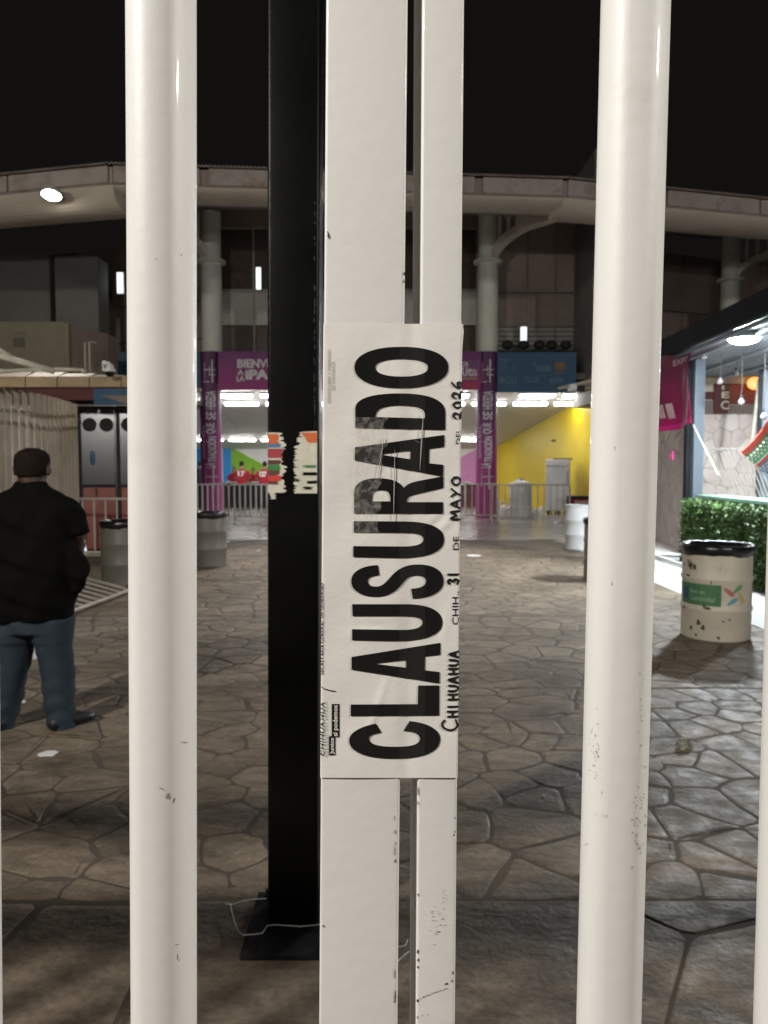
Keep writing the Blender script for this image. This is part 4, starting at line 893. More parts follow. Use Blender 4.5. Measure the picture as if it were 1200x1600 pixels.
for sx_ in (0.05, w/2-0.08, w-0.22): add('foot', MB().box((sx_, 0.04, 0.012), (sx_+0.16, 0.2, 0.138), Mx), M['dark'], t)
p = P(874, 716, FY); add('top_tray', MB().bbox((p.x-0.05, FY+0.4, h), (p.x+0.55, FY+0.9, h+0.05), 0.01), M['dark'], t)
def blob(name, label, cat, px, py0, py1, w, Y, m, seed, group=None, part='bag'):
    t = thing(name, label, cat, (P(px, py1, Y).x, Y, 0.012), 0, group); a = P(px, py0, Y); hgt = a.z-0.012; ww = w*Y/F/2; rn = random.Random(seed); mb = MB(); rings = []
    ph = [rn.uniform(0, 6) for _ in range(6)]
    for j in range(9):
        u = j/8; rad = ww*(0.75+0.3*math.sin(math.pi*min(1, u*1.1)))*(1 if u < 0.8 else 1-0.85*(u-0.8)/0.2)
        rings.append([Vector((a.x+rad*(1+0.12*math.sin(3*q+ph[0]+4*u)+0.08*math.sin(7*q+ph[1]-3*u))*math.cos(q), Y+rad*0.8*(1+0.12*math.sin(4*q+ph[2]))*math.sin(q), 0.012+hgt*u)) for q in [2*math.pi*k/20 for k in range(20)]])
    mb.rings(rings); add(part, mb, m, t, smooth=True); return t
dd = drum('white drum heaped with a pale plastic bag behind the grey crowd barrier', (P(813, 790, 24.6).x, 24.6, 0.012), M['drumwhite'], False, r=0.36, h=1.0, seed=12)
t = thing('plastic_sack', 'bulging pale plastic sack on top of the white drum by the yellow wall', 'sack', (P(813, 760, 24.6).x, 24.6, 1.012)); c = Vector((P(813, 760, 24.6).x, 24.6, 1.0))
add('sack', MB().rings([[c+Vector(((r_*(1+.12*math.sin(3*q+z*9)))*math.cos(q), (r_*(1+.1*math.sin(5*q)))*math.sin(q), z)) for q in [2*math.pi*k/20 for k in range(20)]] for r_, z in ((0.3, -0.03), (0.38, 0.03), (0.35, 0.10), (0.2, 0.17), (0.06, 0.24), (0.09, 0.27))]), M['plastic'], t, smooth=True)
for i, (px, y0_, y1_, w_, Y, lb) in enumerate(((777, 775, 800, 9, 25.2, 'tall white bag on the floor by the right purple column'), (787, 789, 803, 12, 25.0, 'low white bag on the floor, second from the right purple column'), (796, 790, 802, 9, 25.4, 'white bag on the floor touching the heaped white drum'), (836, 794, 808, 10, 24.6, 'white bag on the floor right of the heaped white drum'), (847, 791, 806, 9, 25.0, 'white bag on the floor against the upright cooler'))):
    blob('white_bag', lb, 'bag', px, y0_, y1_, w_, Y, M['plastic'], 20+i, 'white bags on the concourse floor')
p = P(905, 781, 24.5); t = thing('red_crate', 'dark crate with red and white front beyond the plain white drum', 'crate', (p.x, 24.5, 0.012))
add('crate_body', MB().bbox((p.x-0.3, 24.5, 0.012), (p.x+0.4, 25.0, p.z+0.12), 0.02), M['dark'], t); add('front_label', MB().box((p.x-0.2, 24.47, p.z-0.12), (p.x+0.38, 24.497, p.z+0.02)), M['redbox'], t)
mb = MB(); put_text(mb, 'coca', lambda u, v: Vector((p.x-0.14+0.45*u, 24.464, p.z-0.10+0.07*v)), 0.02); add('lettering', mb, M['white'], t, normals=False)
# wooden arms / lamps reaching in above the blue sign end
p = P(900, 604, 20.5); t = thing('spot_lamp', 'pale spotlight arm reaching out beside the right white pipe', 'lamp', p)
add('arm', MB().tube([P(872, 607, 20.5), P(895, 603, 20.5), P(930, 594, 20.6)], [0.03, 0.06, 0.05], 8), M['soffit'], t); add('head', MB().bbox((p.x-0.2, 20.3, p.z-0.12), (p.x-0.02, 20.6, p.z+0.05), 0.03), M['white'], t); add('hood', MB().bbox((p.x+0.03, 20.3, p.z-0.14), (p.x+0.2, 20.6, p.z+0.02), 0.03), M['dark'], t); add('arm', MB().tube([P(905, 612, 20.5), P(940, 602, 20.5)], 0.05, 6), M['wood'], t)

def remesh(mb, name, m, parent, vox, smooth_it=4, **kw):
    o = add(name+'_src', mb, m, None); md = o.modifiers.new('r', 'REMESH'); md.mode = 'VOXEL'; md.voxel_size = vox
    if smooth_it: s_ = o.modifiers.new('s', 'SMOOTH'); s_.factor = 0.5; s_.iterations = smooth_it
    dg = bpy.context.evaluated_depsgraph_get(); dg.update(); me = bpy.data.meshes.new_from_object(o.evaluated_get(dg))
    out = MB(); out.v = [v.co.copy() for v in me.vertices]; out.f = [tuple(p.vertices) for p in me.polygons]; out.t = [0.5]*len(out.f)
    ms = o.data; bpy.data.objects.remove(o); bpy.data.meshes.remove(ms); bpy.data.meshes.remove(me); WI.pop(name+'_src', None)
    return add(name, out, m, parent, smooth=True, normals=False, **kw)
def loft(mb, secs, n=20):              # secs: (centre, rx, ry) horizontal ellipses
    return mb.rings([[Vector((c[0]+rx*math.cos(2*math.pi*k/n), c[1]+ry*math.sin(2*math.pi*k/n), c[2])) for k in range(n)] for c, rx, ry in secs])
def hand(mb, wrist, dirv, palm_n, size=1.0, curl=0.6, right=True):
    d = Vector(dirv).normalized(); pn = Vector(palm_n).normalized(); s = d.cross(pn).normalized()*(1 if right else -1); pn = s.cross(d).normalized() if right else d.cross(s).normalized()
    w = Vector(wrist); L_ = 0.09*size
    mb.tube([w-d*0.02, w+d*0.03*size, w+d*L_], [0.028*size, 0.034*size, 0.034*size], 10); mb.tube([w+d*0.03*size+s*0.022*size, w+d*L_+s*0.026*size], 0.017*size, 8); mb.tube([w+d*0.03*size-s*0.022*size, w+d*L_-s*0.026*size], 0.017*size, 8)
    for k, (off, ln) in enumerate(((0.033, 0.070), (0.011, 0.080), (-0.011, 0.074), (-0.033, 0.058))):
        p = w+d*(L_-0.01)+s*off*size; pts = [p]; dd_ = d.copy()
        for j in range(3):
            dd_ = (dd_ + pn*curl*(0.5+0.35*j)).normalized(); p = p+dd_*ln*size*(0.45, 0.32, 0.25)[j]; pts.append(p)
        mb.tube(pts, [0.0095*size, 0.0092*size, 0.0085*size, 0.0068*size], 8)
    p = w+d*0.028*size+s*0.03*size; mb.tube([p, p+(d*0.6+s*0.8+pn*0.3)*0.035*size, p+(d*1.0+s*0.9+pn*0.7)*0.055*size, p+(d*1.35+s*0.75+pn*1.2)*0.07*size], [0.013*size, 0.012*size, 0.0105*size, 0.008*size], 8)

# ------------------------------------------------------------------ the man in black
Y0 = 4.72; fx = G(58, 1148).x
man = thing('person', 'heavyset person in black shirt and jeans seen from behind, looking at a lit phone', 'person', (P(48, 1140, Y0).x, Y0, 0))
X0 = P(50, 900, Y0).x; k_ = Y0/F
W_ = lambda px, py, dy=0.0: P(px, py, Y0+dy)
zz_ = lambda py: P(600, py, Y0).z
# body: head with ears, neck, arms with hands
mb = MB()
hc = W_(48, 729)
loft(mb, [((hc.x, Y0+0.0, zz_(775)), 0.085, 0.085), ((hc.x, Y0+0.01, zz_(760)), 0.08, 0.08), ((hc.x, Y0+0.015, zz_(748)), 0.08, 0.088), ((hc.x, Y0+0.03, zz_(741)), 0.088, 0.10), ((hc.x, Y0+0.035, zz_(730)), 0.098, 0.113), ((hc.x, Y0+0.035, zz_(720)), 0.101, 0.118), ((hc.x, Y0+0.03, zz_(711)), 0.092, 0.11), ((hc.x, Y0+0.028, zz_(705)), 0.068, 0.085), ((hc.x, Y0+0.028, zz_(701)), 0.03, 0.04)], 24)
for s in (-1, 1):
    mb.ell((hc.x+s*0.103, Y0+0.02, zz_(733)), (0.016, 0.026, 0.034)); mb.ell((hc.x+s*0.103, Y0+0.01, zz_(739)), (0.011, 0.018, 0.018))
mb.ell((hc.x, Y0+0.15, zz_(734)), (0.018, 0.024, 0.026)); mb.ell((hc.x, Y0+0.10, zz_(747)), (0.05, 0.05, 0.035)); mb.ell((hc.x, Y0+0.13, zz_(743)), (0.028, 0.018, 0.010))
for s in (-1, 1): mb.ell((hc.x+s*0.035, Y0+0.128, zz_(728)), (0.022, 0.018, 0.012))
loft(mb, [((hc.x, Y0, zz_(960)), 0.22, 0.14), ((hc.x, Y0, zz_(880)), 0.22, 0.14), ((hc.x, Y0, zz_(800)), 0.22, 0.11), ((hc.x, Y0, zz_(775)), 0.12, 0.09), ((hc.x, Y0, zz_(762)), 0.08, 0.08)])
shr, elb, wri = W_(108, 788, 0.02), W_(121, 830, 0.03), W_(121, 868, 0.25)
shl, ell_, wrl = W_(-10, 788, 0.02), W_(-38, 894, 0.02), W_(-12, 865, 0.24)
for a, b, c in ((shr, elb, wri), (shl, ell_, wrl)): mb.tube([a, (a+b)/2, b], [0.06, 0.055, 0.046], 12); mb.tube([b, (b*2+c)/3, c], [0.046, 0.045, 0.03], 12)
hand(mb, wri, Vector((0.12, 0.3, 0.85)), Vector((-0.8, 0.3, 0.0)), 1.05, 0.5, True)
hand(mb, wrl, Vector((0.35, 0.6, 0.2)), Vector((0.5, 0.1, -0.6)), 1.05, 0.5, False)
for lx, ax, f_ in ((86, 104, 1), (26, 12, -1)):
    hip, kn, an = W_(lx, 960), W_((lx+ax)/2, 1040, -0.01), W_(ax, 1128)
    mb.tube([hip, (hip+kn)/2, kn, (kn*1.3+an*0.7)/2, Vector((an.x, Y0, 0.09))], [0.08, 0.075, 0.055, 0.05, 0.04], 12)
body = remesh(mb, 'body', M['skin'], man, 0.0075, 3)
# cropped hair
mb = MB(); loft(mb, [((hc.x, Y0+0.004, zz_(745)), 0.078, 0.086), ((hc.x, Y0+0.006, zz_(740)), 0.09, 0.092), ((hc.x, Y0+0.012, zz_(730)), 0.1005, 0.100), ((hc.x, Y0+0.022, zz_(720)), 0.1045, 0.112), ((hc.x, Y0+0.024, zz_(711)), 0.0965, 0.110), ((hc.x, Y0+0.024, zz_(704.5)), 0.072, 0.085), ((hc.x, Y0+0.024, zz_(699.8)), 0.032, 0.04)], 28)
add('hair', mb, mat('cropped_hair', (0.013, 0.0085, 0.006), 0.9, spec=0.1, var=0.3, scale=60, bump=0.4, bscale=200), man, smooth=True)
# shirt
mb = MB(); sc = lambda x0, x1, py, d, dy=0.0: ((W_((x0+x1)/2, py).x, Y0+dy, zz_(py)), (x1-x0)/2*k_, d)
loft(mb, [sc(-12, 114, 966, 0.185), sc(-14, 117, 950, 0.20), sc(-17, 119, 900, 0.215), sc(-16, 117, 850, 0.20), sc(-15, 116, 810, 0.17), sc(-13, 113, 788, 0.145), sc(-1, 101, 773, 0.115), sc(15, 83, 765, 0.10), sc(24, 73, 758, 0.093), sc(25, 72, 751, 0.09)], 32)
for a, b, c in ((W_(103, 797, 0.01), elb, wri), (W_(-5, 797, 0.01), W_(-21, 832, 0.03), wrl)):
    mb.ell(a, (0.10, 0.095, 0.09)); mb.tube([a, a*0.5+b*0.5, b], [0.092, 0.086, 0.075], 16); mb.ell(b, (0.075, 0.075, 0.03))
mb.tube([W_(100, 846, -.02), W_(117, 872, -.02), W_(127, 898, -.02), W_(116, 918, -.02), W_(98, 925, -.02)], [0.05, 0.06, 0.058, 0.05, 0.05], 12)
rn = random.Random(3)
sh = remesh(mb, 'shirt', M['blackcloth'], man, 0.014, 5)
for v in sh.data.vertices:          # soft cloth folds
    co = v.co; w_ = 0.009*math.sin(co.z*21+co.x*13+2*math.sin(co.z*6))+0.008*math.sin(co.x*31-co.z*16)+0.005*math.sin(co.z*57+co.x*20)
    co.y += w_; co.x += 0.5*w_
# jeans
mb = MB()
loft(mb, [sc(-7, 111, 945, 0.165), sc(-9, 113, 970, 0.17), sc(-8, 114, 985, 0.165)], 28); loft(mb, [sc(-5, 55, 1000, 0.14), sc(-8, 56, 965, 0.15)], 20); loft(mb, [sc(53, 113, 1000, 0.14), sc(52, 114, 965, 0.15)], 20)
for leg in (((54, 115, 975), (57, 113, 1005), (62, 114, 1040), (67, 116, 1075), (72, 117, 1105), (76, 119, 1128), (78, 120, 1139)), ((-8, 56, 975), (-9, 52, 1005), (-10, 46, 1040), (-11, 38, 1075), (-12, 31, 1105), (-13, 25, 1130), (-14, 23, 1146))):
    loft(mb, [sc(a, b, y, 0.135-0.05*(y-975)/170) for a, b, y in leg], 20)
jn = remesh(mb, 'jeans', M['denim'], man, 0.012, 4)
for v in jn.data.vertices:
    co = v.co; lo_ = max(0, 0.35-co.z)*3; w_ = (0.002+0.006*lo_)*math.sin(co.z*55+co.x*14+2*math.sin(co.x*20))+0.005*math.sin(co.x*30+co.z*17+co.y*12)
    co.y += w_; co.x += 0.6*w_
for a, yaw, nm in ((W_(100, 1130), -40, 1), (W_(4, 1146), 12, 2)):
    mb = MB(); Mx = Matrix.Translation((a.x, Y0-0.03, 0)) @ Matrix.Rotation(R(yaw), 4, 'Z'); rr = []
    for (y, w, h, b_) in ((-0.085, 0.025, 0.05, 0.03), (-0.07, 0.042, 0.085, 0.004), (0.0, 0.047, 0.095, 0.002), (0.08, 0.052, 0.088, 0.002), (0.15, 0.054, 0.075, 0.002), (0.19, 0.045, 0.065, 0.004), (0.215, 0.022, 0.05, 0.012)):
        rr.append([Mx @ Vector((w*math.cos(q), y, b_+(h-b_)*(0.5+0.5*math.sin(q)))) for q in [2*math.pi*k/14 for k in range(14)]])
    mb.rings(rr); add('shoe', mb, M['shoe'], man, smooth=True)
ph = wri+Vector((0.005, 0.06, 0.095)); t = thing('phone', 'lit phone in the right hand of the man in black', 'phone', ph)
Mx = Matrix.Translation(ph) @ Matrix.Rotation(R(-35), 4, 'Z') @ Matrix.Rotation(R(12), 4, 'X')
add('case', MB().bbox((-0.037, -0.004, -0.075), (0.037, 0.004, 0.075), 0.003, Mx), M['white'], t); add('screen', MB().box((-0.034, -0.0052, -0.071), (0.034, -0.0042, 0.071), Mx), M['screen'], t)

# ------------------------------------------------------------------ people at the bar
def patron(label, px, Y, htop, cloth_, hair, face, lean, number=None, elbows=True, skin='skinlight'):
    zf = 0.012; top = P(px, htop, Y); x = top.x; h = top.z-zf; t = thing('person', label, 'person', (x, Y, zf), 0, 'people at the bar counter')
    s = h/1.72; fd = Vector((0, face, 0)); V3 = lambda a, b, c: Vector((x+a*s, Y+b*s*face, zf+c*s))
    mb = MB(); hd = V3(lean*0.5, 0.10, 1.60); loft(mb, [(V3(0, 0.03, 0.92), 0.15*s, 0.10*s), (V3(0, 0.0, 1.1), 0.15*s, 0.1*s), (V3(lean*.2, 0.03, 1.36), 0.17*s, 0.09*s), (V3(lean*.35, .06, 1.45), .06*s, .06*s), (V3(lean*.4, .08, 1.52), .055*s, .06*s)], 14)
    mb.ell(hd, (0.075*s, 0.095*s, 0.118*s)); mb.ell(hd+fd*0.095*s, (0.014, 0.02, 0.02))
    for q in (-1, 1): mb.ell(hd+Vector((q*0.076*s, 0, -0.01)), (0.012, 0.02, 0.028))
    hands = []
    for q in (-1, 1):
        a, b, c = V3(q*0.19, 0.03, 1.37), V3(q*0.27, 0.06, 1.10), V3(q*0.17, 0.33, 1.06); mb.tube([a, (a+b)/2, b], [.05*s, .045*s, .038*s], 10); mb.tube([b, c], [.038*s, .026*s], 10); hand(mb, c, (c-b), (0, 0, -1), 1.0, 0.3, q > 0)
        mb.tube([V3(q*0.09, 0, 0.92), V3(q*0.10, 0.01, 0.5), V3(q*0.10, 0, 0.06)], [0.085*s, 0.06*s, 0.04*s], 10)
    remesh(mb, 'body', M[skin], t, 0.011, 2)
    mb = MB(); loft(mb, [(V3(0, 0.02, 0.86), 0.19*s, 0.135*s), (V3(0, 0.0, 1.0), 0.185*s, 0.13*s), (V3(lean*.1, 0.0, 1.2), 0.195*s, 0.13*s), (V3(lean*.2, 0.03, 1.36), 0.205*s, 0.11*s), (V3(lean*.3, .05, 1.43), 0.12*s, 0.085*s), (V3(lean*.35, .06, 1.455), 0.07*s, 0.07*s)], 18)
    for q in (-1, 1): a, b = V3(q*0.185, 0.03, 1.365), V3(q*0.255, 0.055, 1.16); mb.tube([a, b], [0.072*s, 0.068*s], 12)
    remesh(mb, 'shirt', M[cloth_], t, 0.018, 3)
    mb = MB(); loft(mb, [(V3(0, 0, 0.9), 0.165*s, 0.12*s), (V3(0, 0, 0.8), 0.165*s, 0.12*s)], 16)
    for q in (-1, 1): mb.tube([V3(q*0.09, 0, 0.85), V3(q*0.10, 0.01, 0.5), V3(q*0.105, 0, 0.05)], [0.105*s, 0.08*s, 0.065*s], 12)
    remesh(mb, 'trousers', M['darkcloth'], t, 0.018, 2)
    for q in (-1, 1): add('shoe', MB().ell(V3(q*0.105, 0.05, 0.045), (0.05*s, 0.13*s, 0.045*s)), M['shoe'], t, smooth=True)
    mb = MB(); mb.ell(hd+Vector((0, 0, 0.028*s))-fd*0.022*s, (0.084*s, 0.098*s, 0.105*s)); add('hair', mb, M['hair'], t, smooth=True)
    if number:
        mb = MB(); c = V3(0, -0.145, 1.24); put_text(mb, number, lambda u, v: Vector((c.x+(u-0.5)*0.26*s, Y-face*0.137*s-0.01, c.z+(v-0.35)*0.20*s)), 0.06); add('number_print', mb, M['white'], t, normals=False)
patron('person in red jersey with half hidden number, standing nearer the left purple column', 378, 29.6, 720.5, 'redcloth', 'hair', 1, -0.05, '17')
patron('person in red jersey numbered 127 leaning at the bar beside the black pole', 412, 29.2, 721, 'redcloth', 'hair', 1, 0.05, '127')
patron('dark haired person in red behind the counter, between column and jerseys', 366, 32.2, 729, 'redcloth', 'hair', -1, 0.0)
patron('smaller person in red facing us between the two red jerseys', 395, 32.4, 731, 'redcloth', 'hair', -1, 0.06)
patron('person in dark clothes against the blue wall left of the left purple column', 311, 30.0, 720, 'darkcloth', 'hair', 1, 0.05)

# ================================================================== LITTER
rn = random.Random(31)
def litter(name, label, px, py, w, d, m, n_=9, h=0.02):
    c = G(px, py, 0.003); t = thing(name, label, 'litter', c); mb = MB(); k1 = []
    for z, q in ((0.0, 1.0), (h*0.5, 1.04), (h, 0.75)): k1.append([c+Vector((w*q*rn.uniform(.75, 1.1)*math.cos(2*math.pi*k/n_), d*q*rn.uniform(.75, 1.1)*math.sin(2*math.pi*k/n_), z*rn.uniform(0.6, 1.2))) for k in range(n_)])
    mb.rings(k1); add('scrap', mb, m, t); return t
litter('paper_scrap', 'flat white paper scrap on the paving just before the man in black', 75, 1178, 0.055, 0.05, M['white'], 10, 0.006)
litter('crushed_can', 'crushed shiny can on the flagstones in front of the cream drum', 1068, 1168, 0.05, 0.04, M['foil'], 14, 0.045)
litter('foil_wrapper', 'tiny bright wrapper on the paving between the legs of the man in black', 38, 1098, 0.014, 0.014, M['white'], 7, 0.02)
litter('plastic_bag', 'pale crumpled plastic bag on the paving behind the legs of the man in black', 50, 1024, 0.13, 0.2, M['plastic'], 14, 0.09)
litter('paper_scrap', 'white paper scrap beside the narrow gate bar, on the paving before the concourse', 741, 868, 0.13, 0.2, M['white'], 12, 0.006)
litter('paper_scrap', 'tiny white scrap on the dark paving right of the narrow gate bar', 849, 1244, 0.008, 0.01, M['white'], 7, 0.005)
litter('paper_scrap', 'small white scrap on the polished floor near the greyish drum', 356, 847, 0.04, 0.05, M['white'], 7, 0.02)
litter('paper_scrap', 'small white scrap on the paving nearest the black pole, below the barrier', 404, 861, 0.04, 0.05, M['white'], 7, 0.02)
litter('paper_scrap', 'small white scrap on the polished floor beside the black pole', 412, 828, 0.05, 0.08, M['white'], 7, 0.02)
litter('plastic_cup', 'crushed white cup lying under the grey crowd barrier', 868, 818, 0.06, 0.08, M['white'], 9, 0.07)

# ================================================================== BLACK POLE
PY = 2.60
pole = thing('black_pole', 'square black steel pole with torn sticker remnants on a bolted base plate', 'pole', (P(458, 1440, PY).x, PY, 0))
xl = P(418, 1440, PY).x; pw = 79*PY/F*1.02; pd = 0.155
lean = lambda z: 0.0
PH = 6.0
pa_, pb_ = P(418, 1440, PY), P(417, 0, PY)
pxl = lambda z: pa_.x+(pb_.x-pa_.x)*(z-pa_.z)/(pb_.z-pa_.z)
def pole_ring(x0, x1, y0, y1, r, z):
    out = []
    for cx, cy, a0 in ((x1-r, y0+r, -90), (x1-r, y1-r, 0), (x0+r, y1-r, 90), (x0+r, y0+r, 180)):
        for k in range(5): a = R(a0+22.5*k); out.append(Vector((cx+r*math.cos(a), cy+r*math.sin(a), z)))
    return out
add('pole_tube', MB().rings([pole_ring(pxl(z), pxl(z)+pw, PY, PY+pd, 0.012, z) for z in (0.02, 1.0, 2.0, 3.0, 4.0, PH)]), M['blackpole'], pole, smooth=True, auto=50)
bl0, br0 = G(374, 1495, 0.014), G(497, 1495, 0.014); yb = G(400, 1404, 0.014).y
bp0 = Vector((bl0.x, bl0.y)); bx1 = 2*(xl+pw/2)-bl0.x
add('base_plate', MB().bbox((bl0.x, bl0.y, 0.0), (bx1, yb+0.04, 0.018), 0.003), M['baseplate'], pole)
for sx_ in (bl0.x+0.04, bx1-0.04):
    for sy_ in (bl0.y+0.04, yb): add('bolt', MB().lathe([(0.0, 0.05), (0.007, 0.05), (0.007, 0.032), (0.014, 0.032), (0.014, 0.018)], 6, (sx_, sy_, 0)), M['baseplate'], pole)
def torn(edge_l, edge_r, y0, y1, m, name, off, seed, n_=26, amp=5.0):
    rn = random.Random(seed); L = []; Rr = []
    n_ = n_*2
    for k in range(n_+1):
        y = y0+(y1-y0)*k/n_; e = 0.35 if k in (0, n_) else 1.0
        L.append((edge_l(y)+(amp*rn.random()**1.7 if edge_l(y) > 420 else 0), y+rn.uniform(-.4, .4))); Rr.append((edge_r(y)-amp*rn.random()**1.7 if edge_r(y) < 492 else edge_r(y), y+rn.uniform(-.4, .4)))
    pts = [P(px, py, PY-off) for px, py in L+Rr[::-1]]; k_2 = len(pts)
    tri = geometry.tessellate_polygon([[Vector((p.x, p.z, 0)) for p in pts]]); add(name, MB().add(pts, [tuple(f) for f in tri]), m, pole, normals=False)
torn(lambda y: 418.6, lambda y: 446+3*math.sin(y*0.2), 676, 770, M['stick_cream'], 'sticker_remnant', 0.0012, 1, amp=9)
torn(lambda y: 458+max(0, 700-y)*0.35, lambda y: 495.5, 674, 771, M['stick_cream'], 'sticker_remnant', 0.0012, 2, 30, 9)
for i, (m_, a, b, x1) in enumerate((('stick_orange', 678, 694, 436), ('stick_blue', 693, 699, 440), ('stick_crimson', 701, 716, 443), ('stick_cream', 715, 718, 440), ('stick_brown', 719, 726, 440), ('stick_green', 726, 735, 439), ('stick_brown', 735, 743, 438), ('stick_red', 743, 752, 441), ('stick_brown', 752, 757, 436))):
    torn(lambda y: 418.7, lambda y, x1=x1: x1, a, b, M[m_], 'sticker_stripe', 0.0018, 10+i, 6, 4)
torn(lambda y: 471+(y-678)*0.7, lambda y: 495, 676, 692, M['stick_orange'], 'sticker_stripe', 0.0018, 30, 6, 3)
torn(lambda y: 471, lambda y: 494, 727, 731, M['stick_green'], 'sticker_stripe', 0.0018, 31, 6, 8)
for a, b, y in ((470, 495, 738), (478, 495, 751), (472, 490, 760), (460, 470, 748)): torn(lambda x, a=a: a, lambda x, b=b: b, y, y+5, M['blackpole'], 'sticker_tear', 0.0018, a, 6, 7)
torn(lambda y: 421, lambda y: 432, 771-1, 780, M['stick_cream'], 'sticker_remnant', 0.0011, 44, 8, 5)
mb = MB(); rn = random.Random(8)
for px in (421, 491.5):
    for k in range(34):
        y = 250+440*rn.random()**0.7; c = P(px+rn.uniform(-0.6, 0.6), y, PY-0.0006); mb.box((c.x-0.0008, c.y, c.z-rn.uniform(.002, .009)), (c.x+0.0008, c.y+0.0004, c.z+rn.uniform(.002, .009)))
add('worn_edge', mb, mat('worn_edge', (0.06, 0.058, 0.055), 0.6), pole, kind='stuff')
t = thing('wire', 'thin white wire looped round the foot of the black pole', 'wire', G(370, 1440))
gp = lambda px, py, z=0.022: G(px, py, z)
fY = PY-0.006
def wirept(px, py): return Vector((P(px, py, fY).x, fY-0.004, 0.024+0.0016*(1455-py)))
add('loose_end', MB().tube([gp(352, 1412), gp(362, 1413), gp(378, 1408), gp(397, 1405), gp(416, 1404)], 0.0018, 6), M['white'], t)
add('strand', MB().tube([gp(360, 1412), gp(362, 1424), gp(367, 1443), gp(373, 1456), gp(380, 1461, 0.024), gp(398, 1460, 0.024), gp(410, 1458, 0.024)] + [wirept(x, y) for x, y in ((418, 1455), (430, 1453), (450, 1455), (470, 1457), (497, 1453))], 0.0021, 6), M['white'], t)
add('strand', MB().tube([wirept(497, 1453), wirept(520, 1455), gp(560, 1470), gp(622, 1480), gp(634, 1477), gp(637, 1468)], 0.0021, 6), M['white'], t); add('strand', MB().tube([gp(560, 1520), gp(615, 1508), gp(632, 1492), gp(639, 1487)], 0.0021, 6), M['white'], t)

# ================================================================== WHITE GATE
GY = 0.73
gl_ = thing('gate_leaf', 'white tubular gate leaf with the wide bar under the notice', 'gate', P(255, 1600, GY)); gl_.location.z = 0; WI[gl_.name] = Matrix.Translation((P(255, 1600, GY).x, P(255, 1600, GY).y, 0)).inverted()
gr_ = thing('gate_leaf', 'white tubular gate leaf with the narrow bar and the scuffed pipe', 'gate', (P(951, 1600, GY).x, GY, 0))
def px_line(x_top, x_bot): return lambda py: x_top+(x_bot-x_top)*py/1600
def line_pts(xf, Yc, z0, z1):          # straight member through the image line xf, from z0 to z1
    a, b = P(xf(0), 0, Yc), P(xf(1600), 1600, Yc); d = (b-a); return a+d*((z0-a.z)/d.z), a+d*((z1-a.z)/d.z)
def pipe(xf, wpx, leaf, Yc=GY+0.034):
    a, b = line_pts(xf, Yc, 0.14, 2.13); r = wpx*Yc/F/2*0.965; n_ = 48; rr = []
    for k in range(25):
        c = a+(b-a)*(k/24); rr.append([c+Vector((r*math.cos(2*math.pi*q/n_), r*math.sin(2*math.pi*q/n_), 0)) for q in range(n_)])
    add('pipe', MB().rings(rr), M['gate'], leaf, smooth=True, auto=60); return a, b, r
p_l = pipe(px_line(252, 256.5), 107.5, gl_); p_ll = pipe(px_line(-69, -51), 107, gl_); p_r = pipe(px_line(993, 950.5), 105, gr_); p_rr = pipe(px_line(1282, 1231), 106, gr_)
def bar(xl_, xr_, leaf, name, depth, y0=GY, r=0.003):
    (a0, a1), (b0, b1) = line_pts(xl_, y0, 0.14, 2.13), line_pts(xr_, y0, 0.14, 2.13)
    add(name, MB().rings([pole_ring(a.x, b.x, y0, y0+depth, r, a.z) for a, b in ((a0, b0), ((a0+a1)/2, (b0+b1)/2), (a1, b1))]), M['gate'], leaf, smooth=True, auto=50)
BL, BR = px_line(509.5, 498.5), px_line(637, 621); NL, NR = px_line(660, 650), px_line(725.5, 711)
bar(BL, BR, gl_, 'wide_bar', 0.05); bar(NL, NR, gr_, 'narrow_bar', 0.05)
bar(px_line(647, 640), px_line(661, 652), gr_, 'stop_strip', 0.006, GY+0.03, 0.001)
for k in range(1, 17):                       # the gate goes on past both edges of the picture
    for lf_, x_ in ((gl_, P(-61, 800, GY).x-0.187*k), (gr_, P(1256, 800, GY).x+0.187*k)): add('pipe', MB().tube([(x_, GY+0.034, 0.14), (x_, GY+0.034, 2.13)], 0.032, 20, False), M['gate'], lf_, smooth=True)
x0_, x1_ = P(-61, 800, GY).x-3.1, P(509, 800, GY).x+0.07; x2_, x3_ = P(660, 800, GY).x, P(1256, 800, GY).x+3.1
for lf_, a, b in ((gl_, x0_, x1_), (gr_, x2_, x3_)):
    for nm, z0_, z1_ in (('bottom_rail', 0.05, 0.14), ('top_rail', 2.13, 2.29), ('upper_rail', 2.58, 2.72)): add(nm, MB().bbox((a, GY-0.005, z0_), (b, GY+0.075, z1_), 0.006), M['gate'], lf_)
    add('header_post', MB().bbox((a, GY, 2.29), (a+0.06, GY+0.06, 2.58), 0.005), M['gate'], lf_); add('header_post', MB().bbox((b-0.06, GY, 2.29), (b, GY+0.06, 2.58), 0.005), M['gate'], lf_)
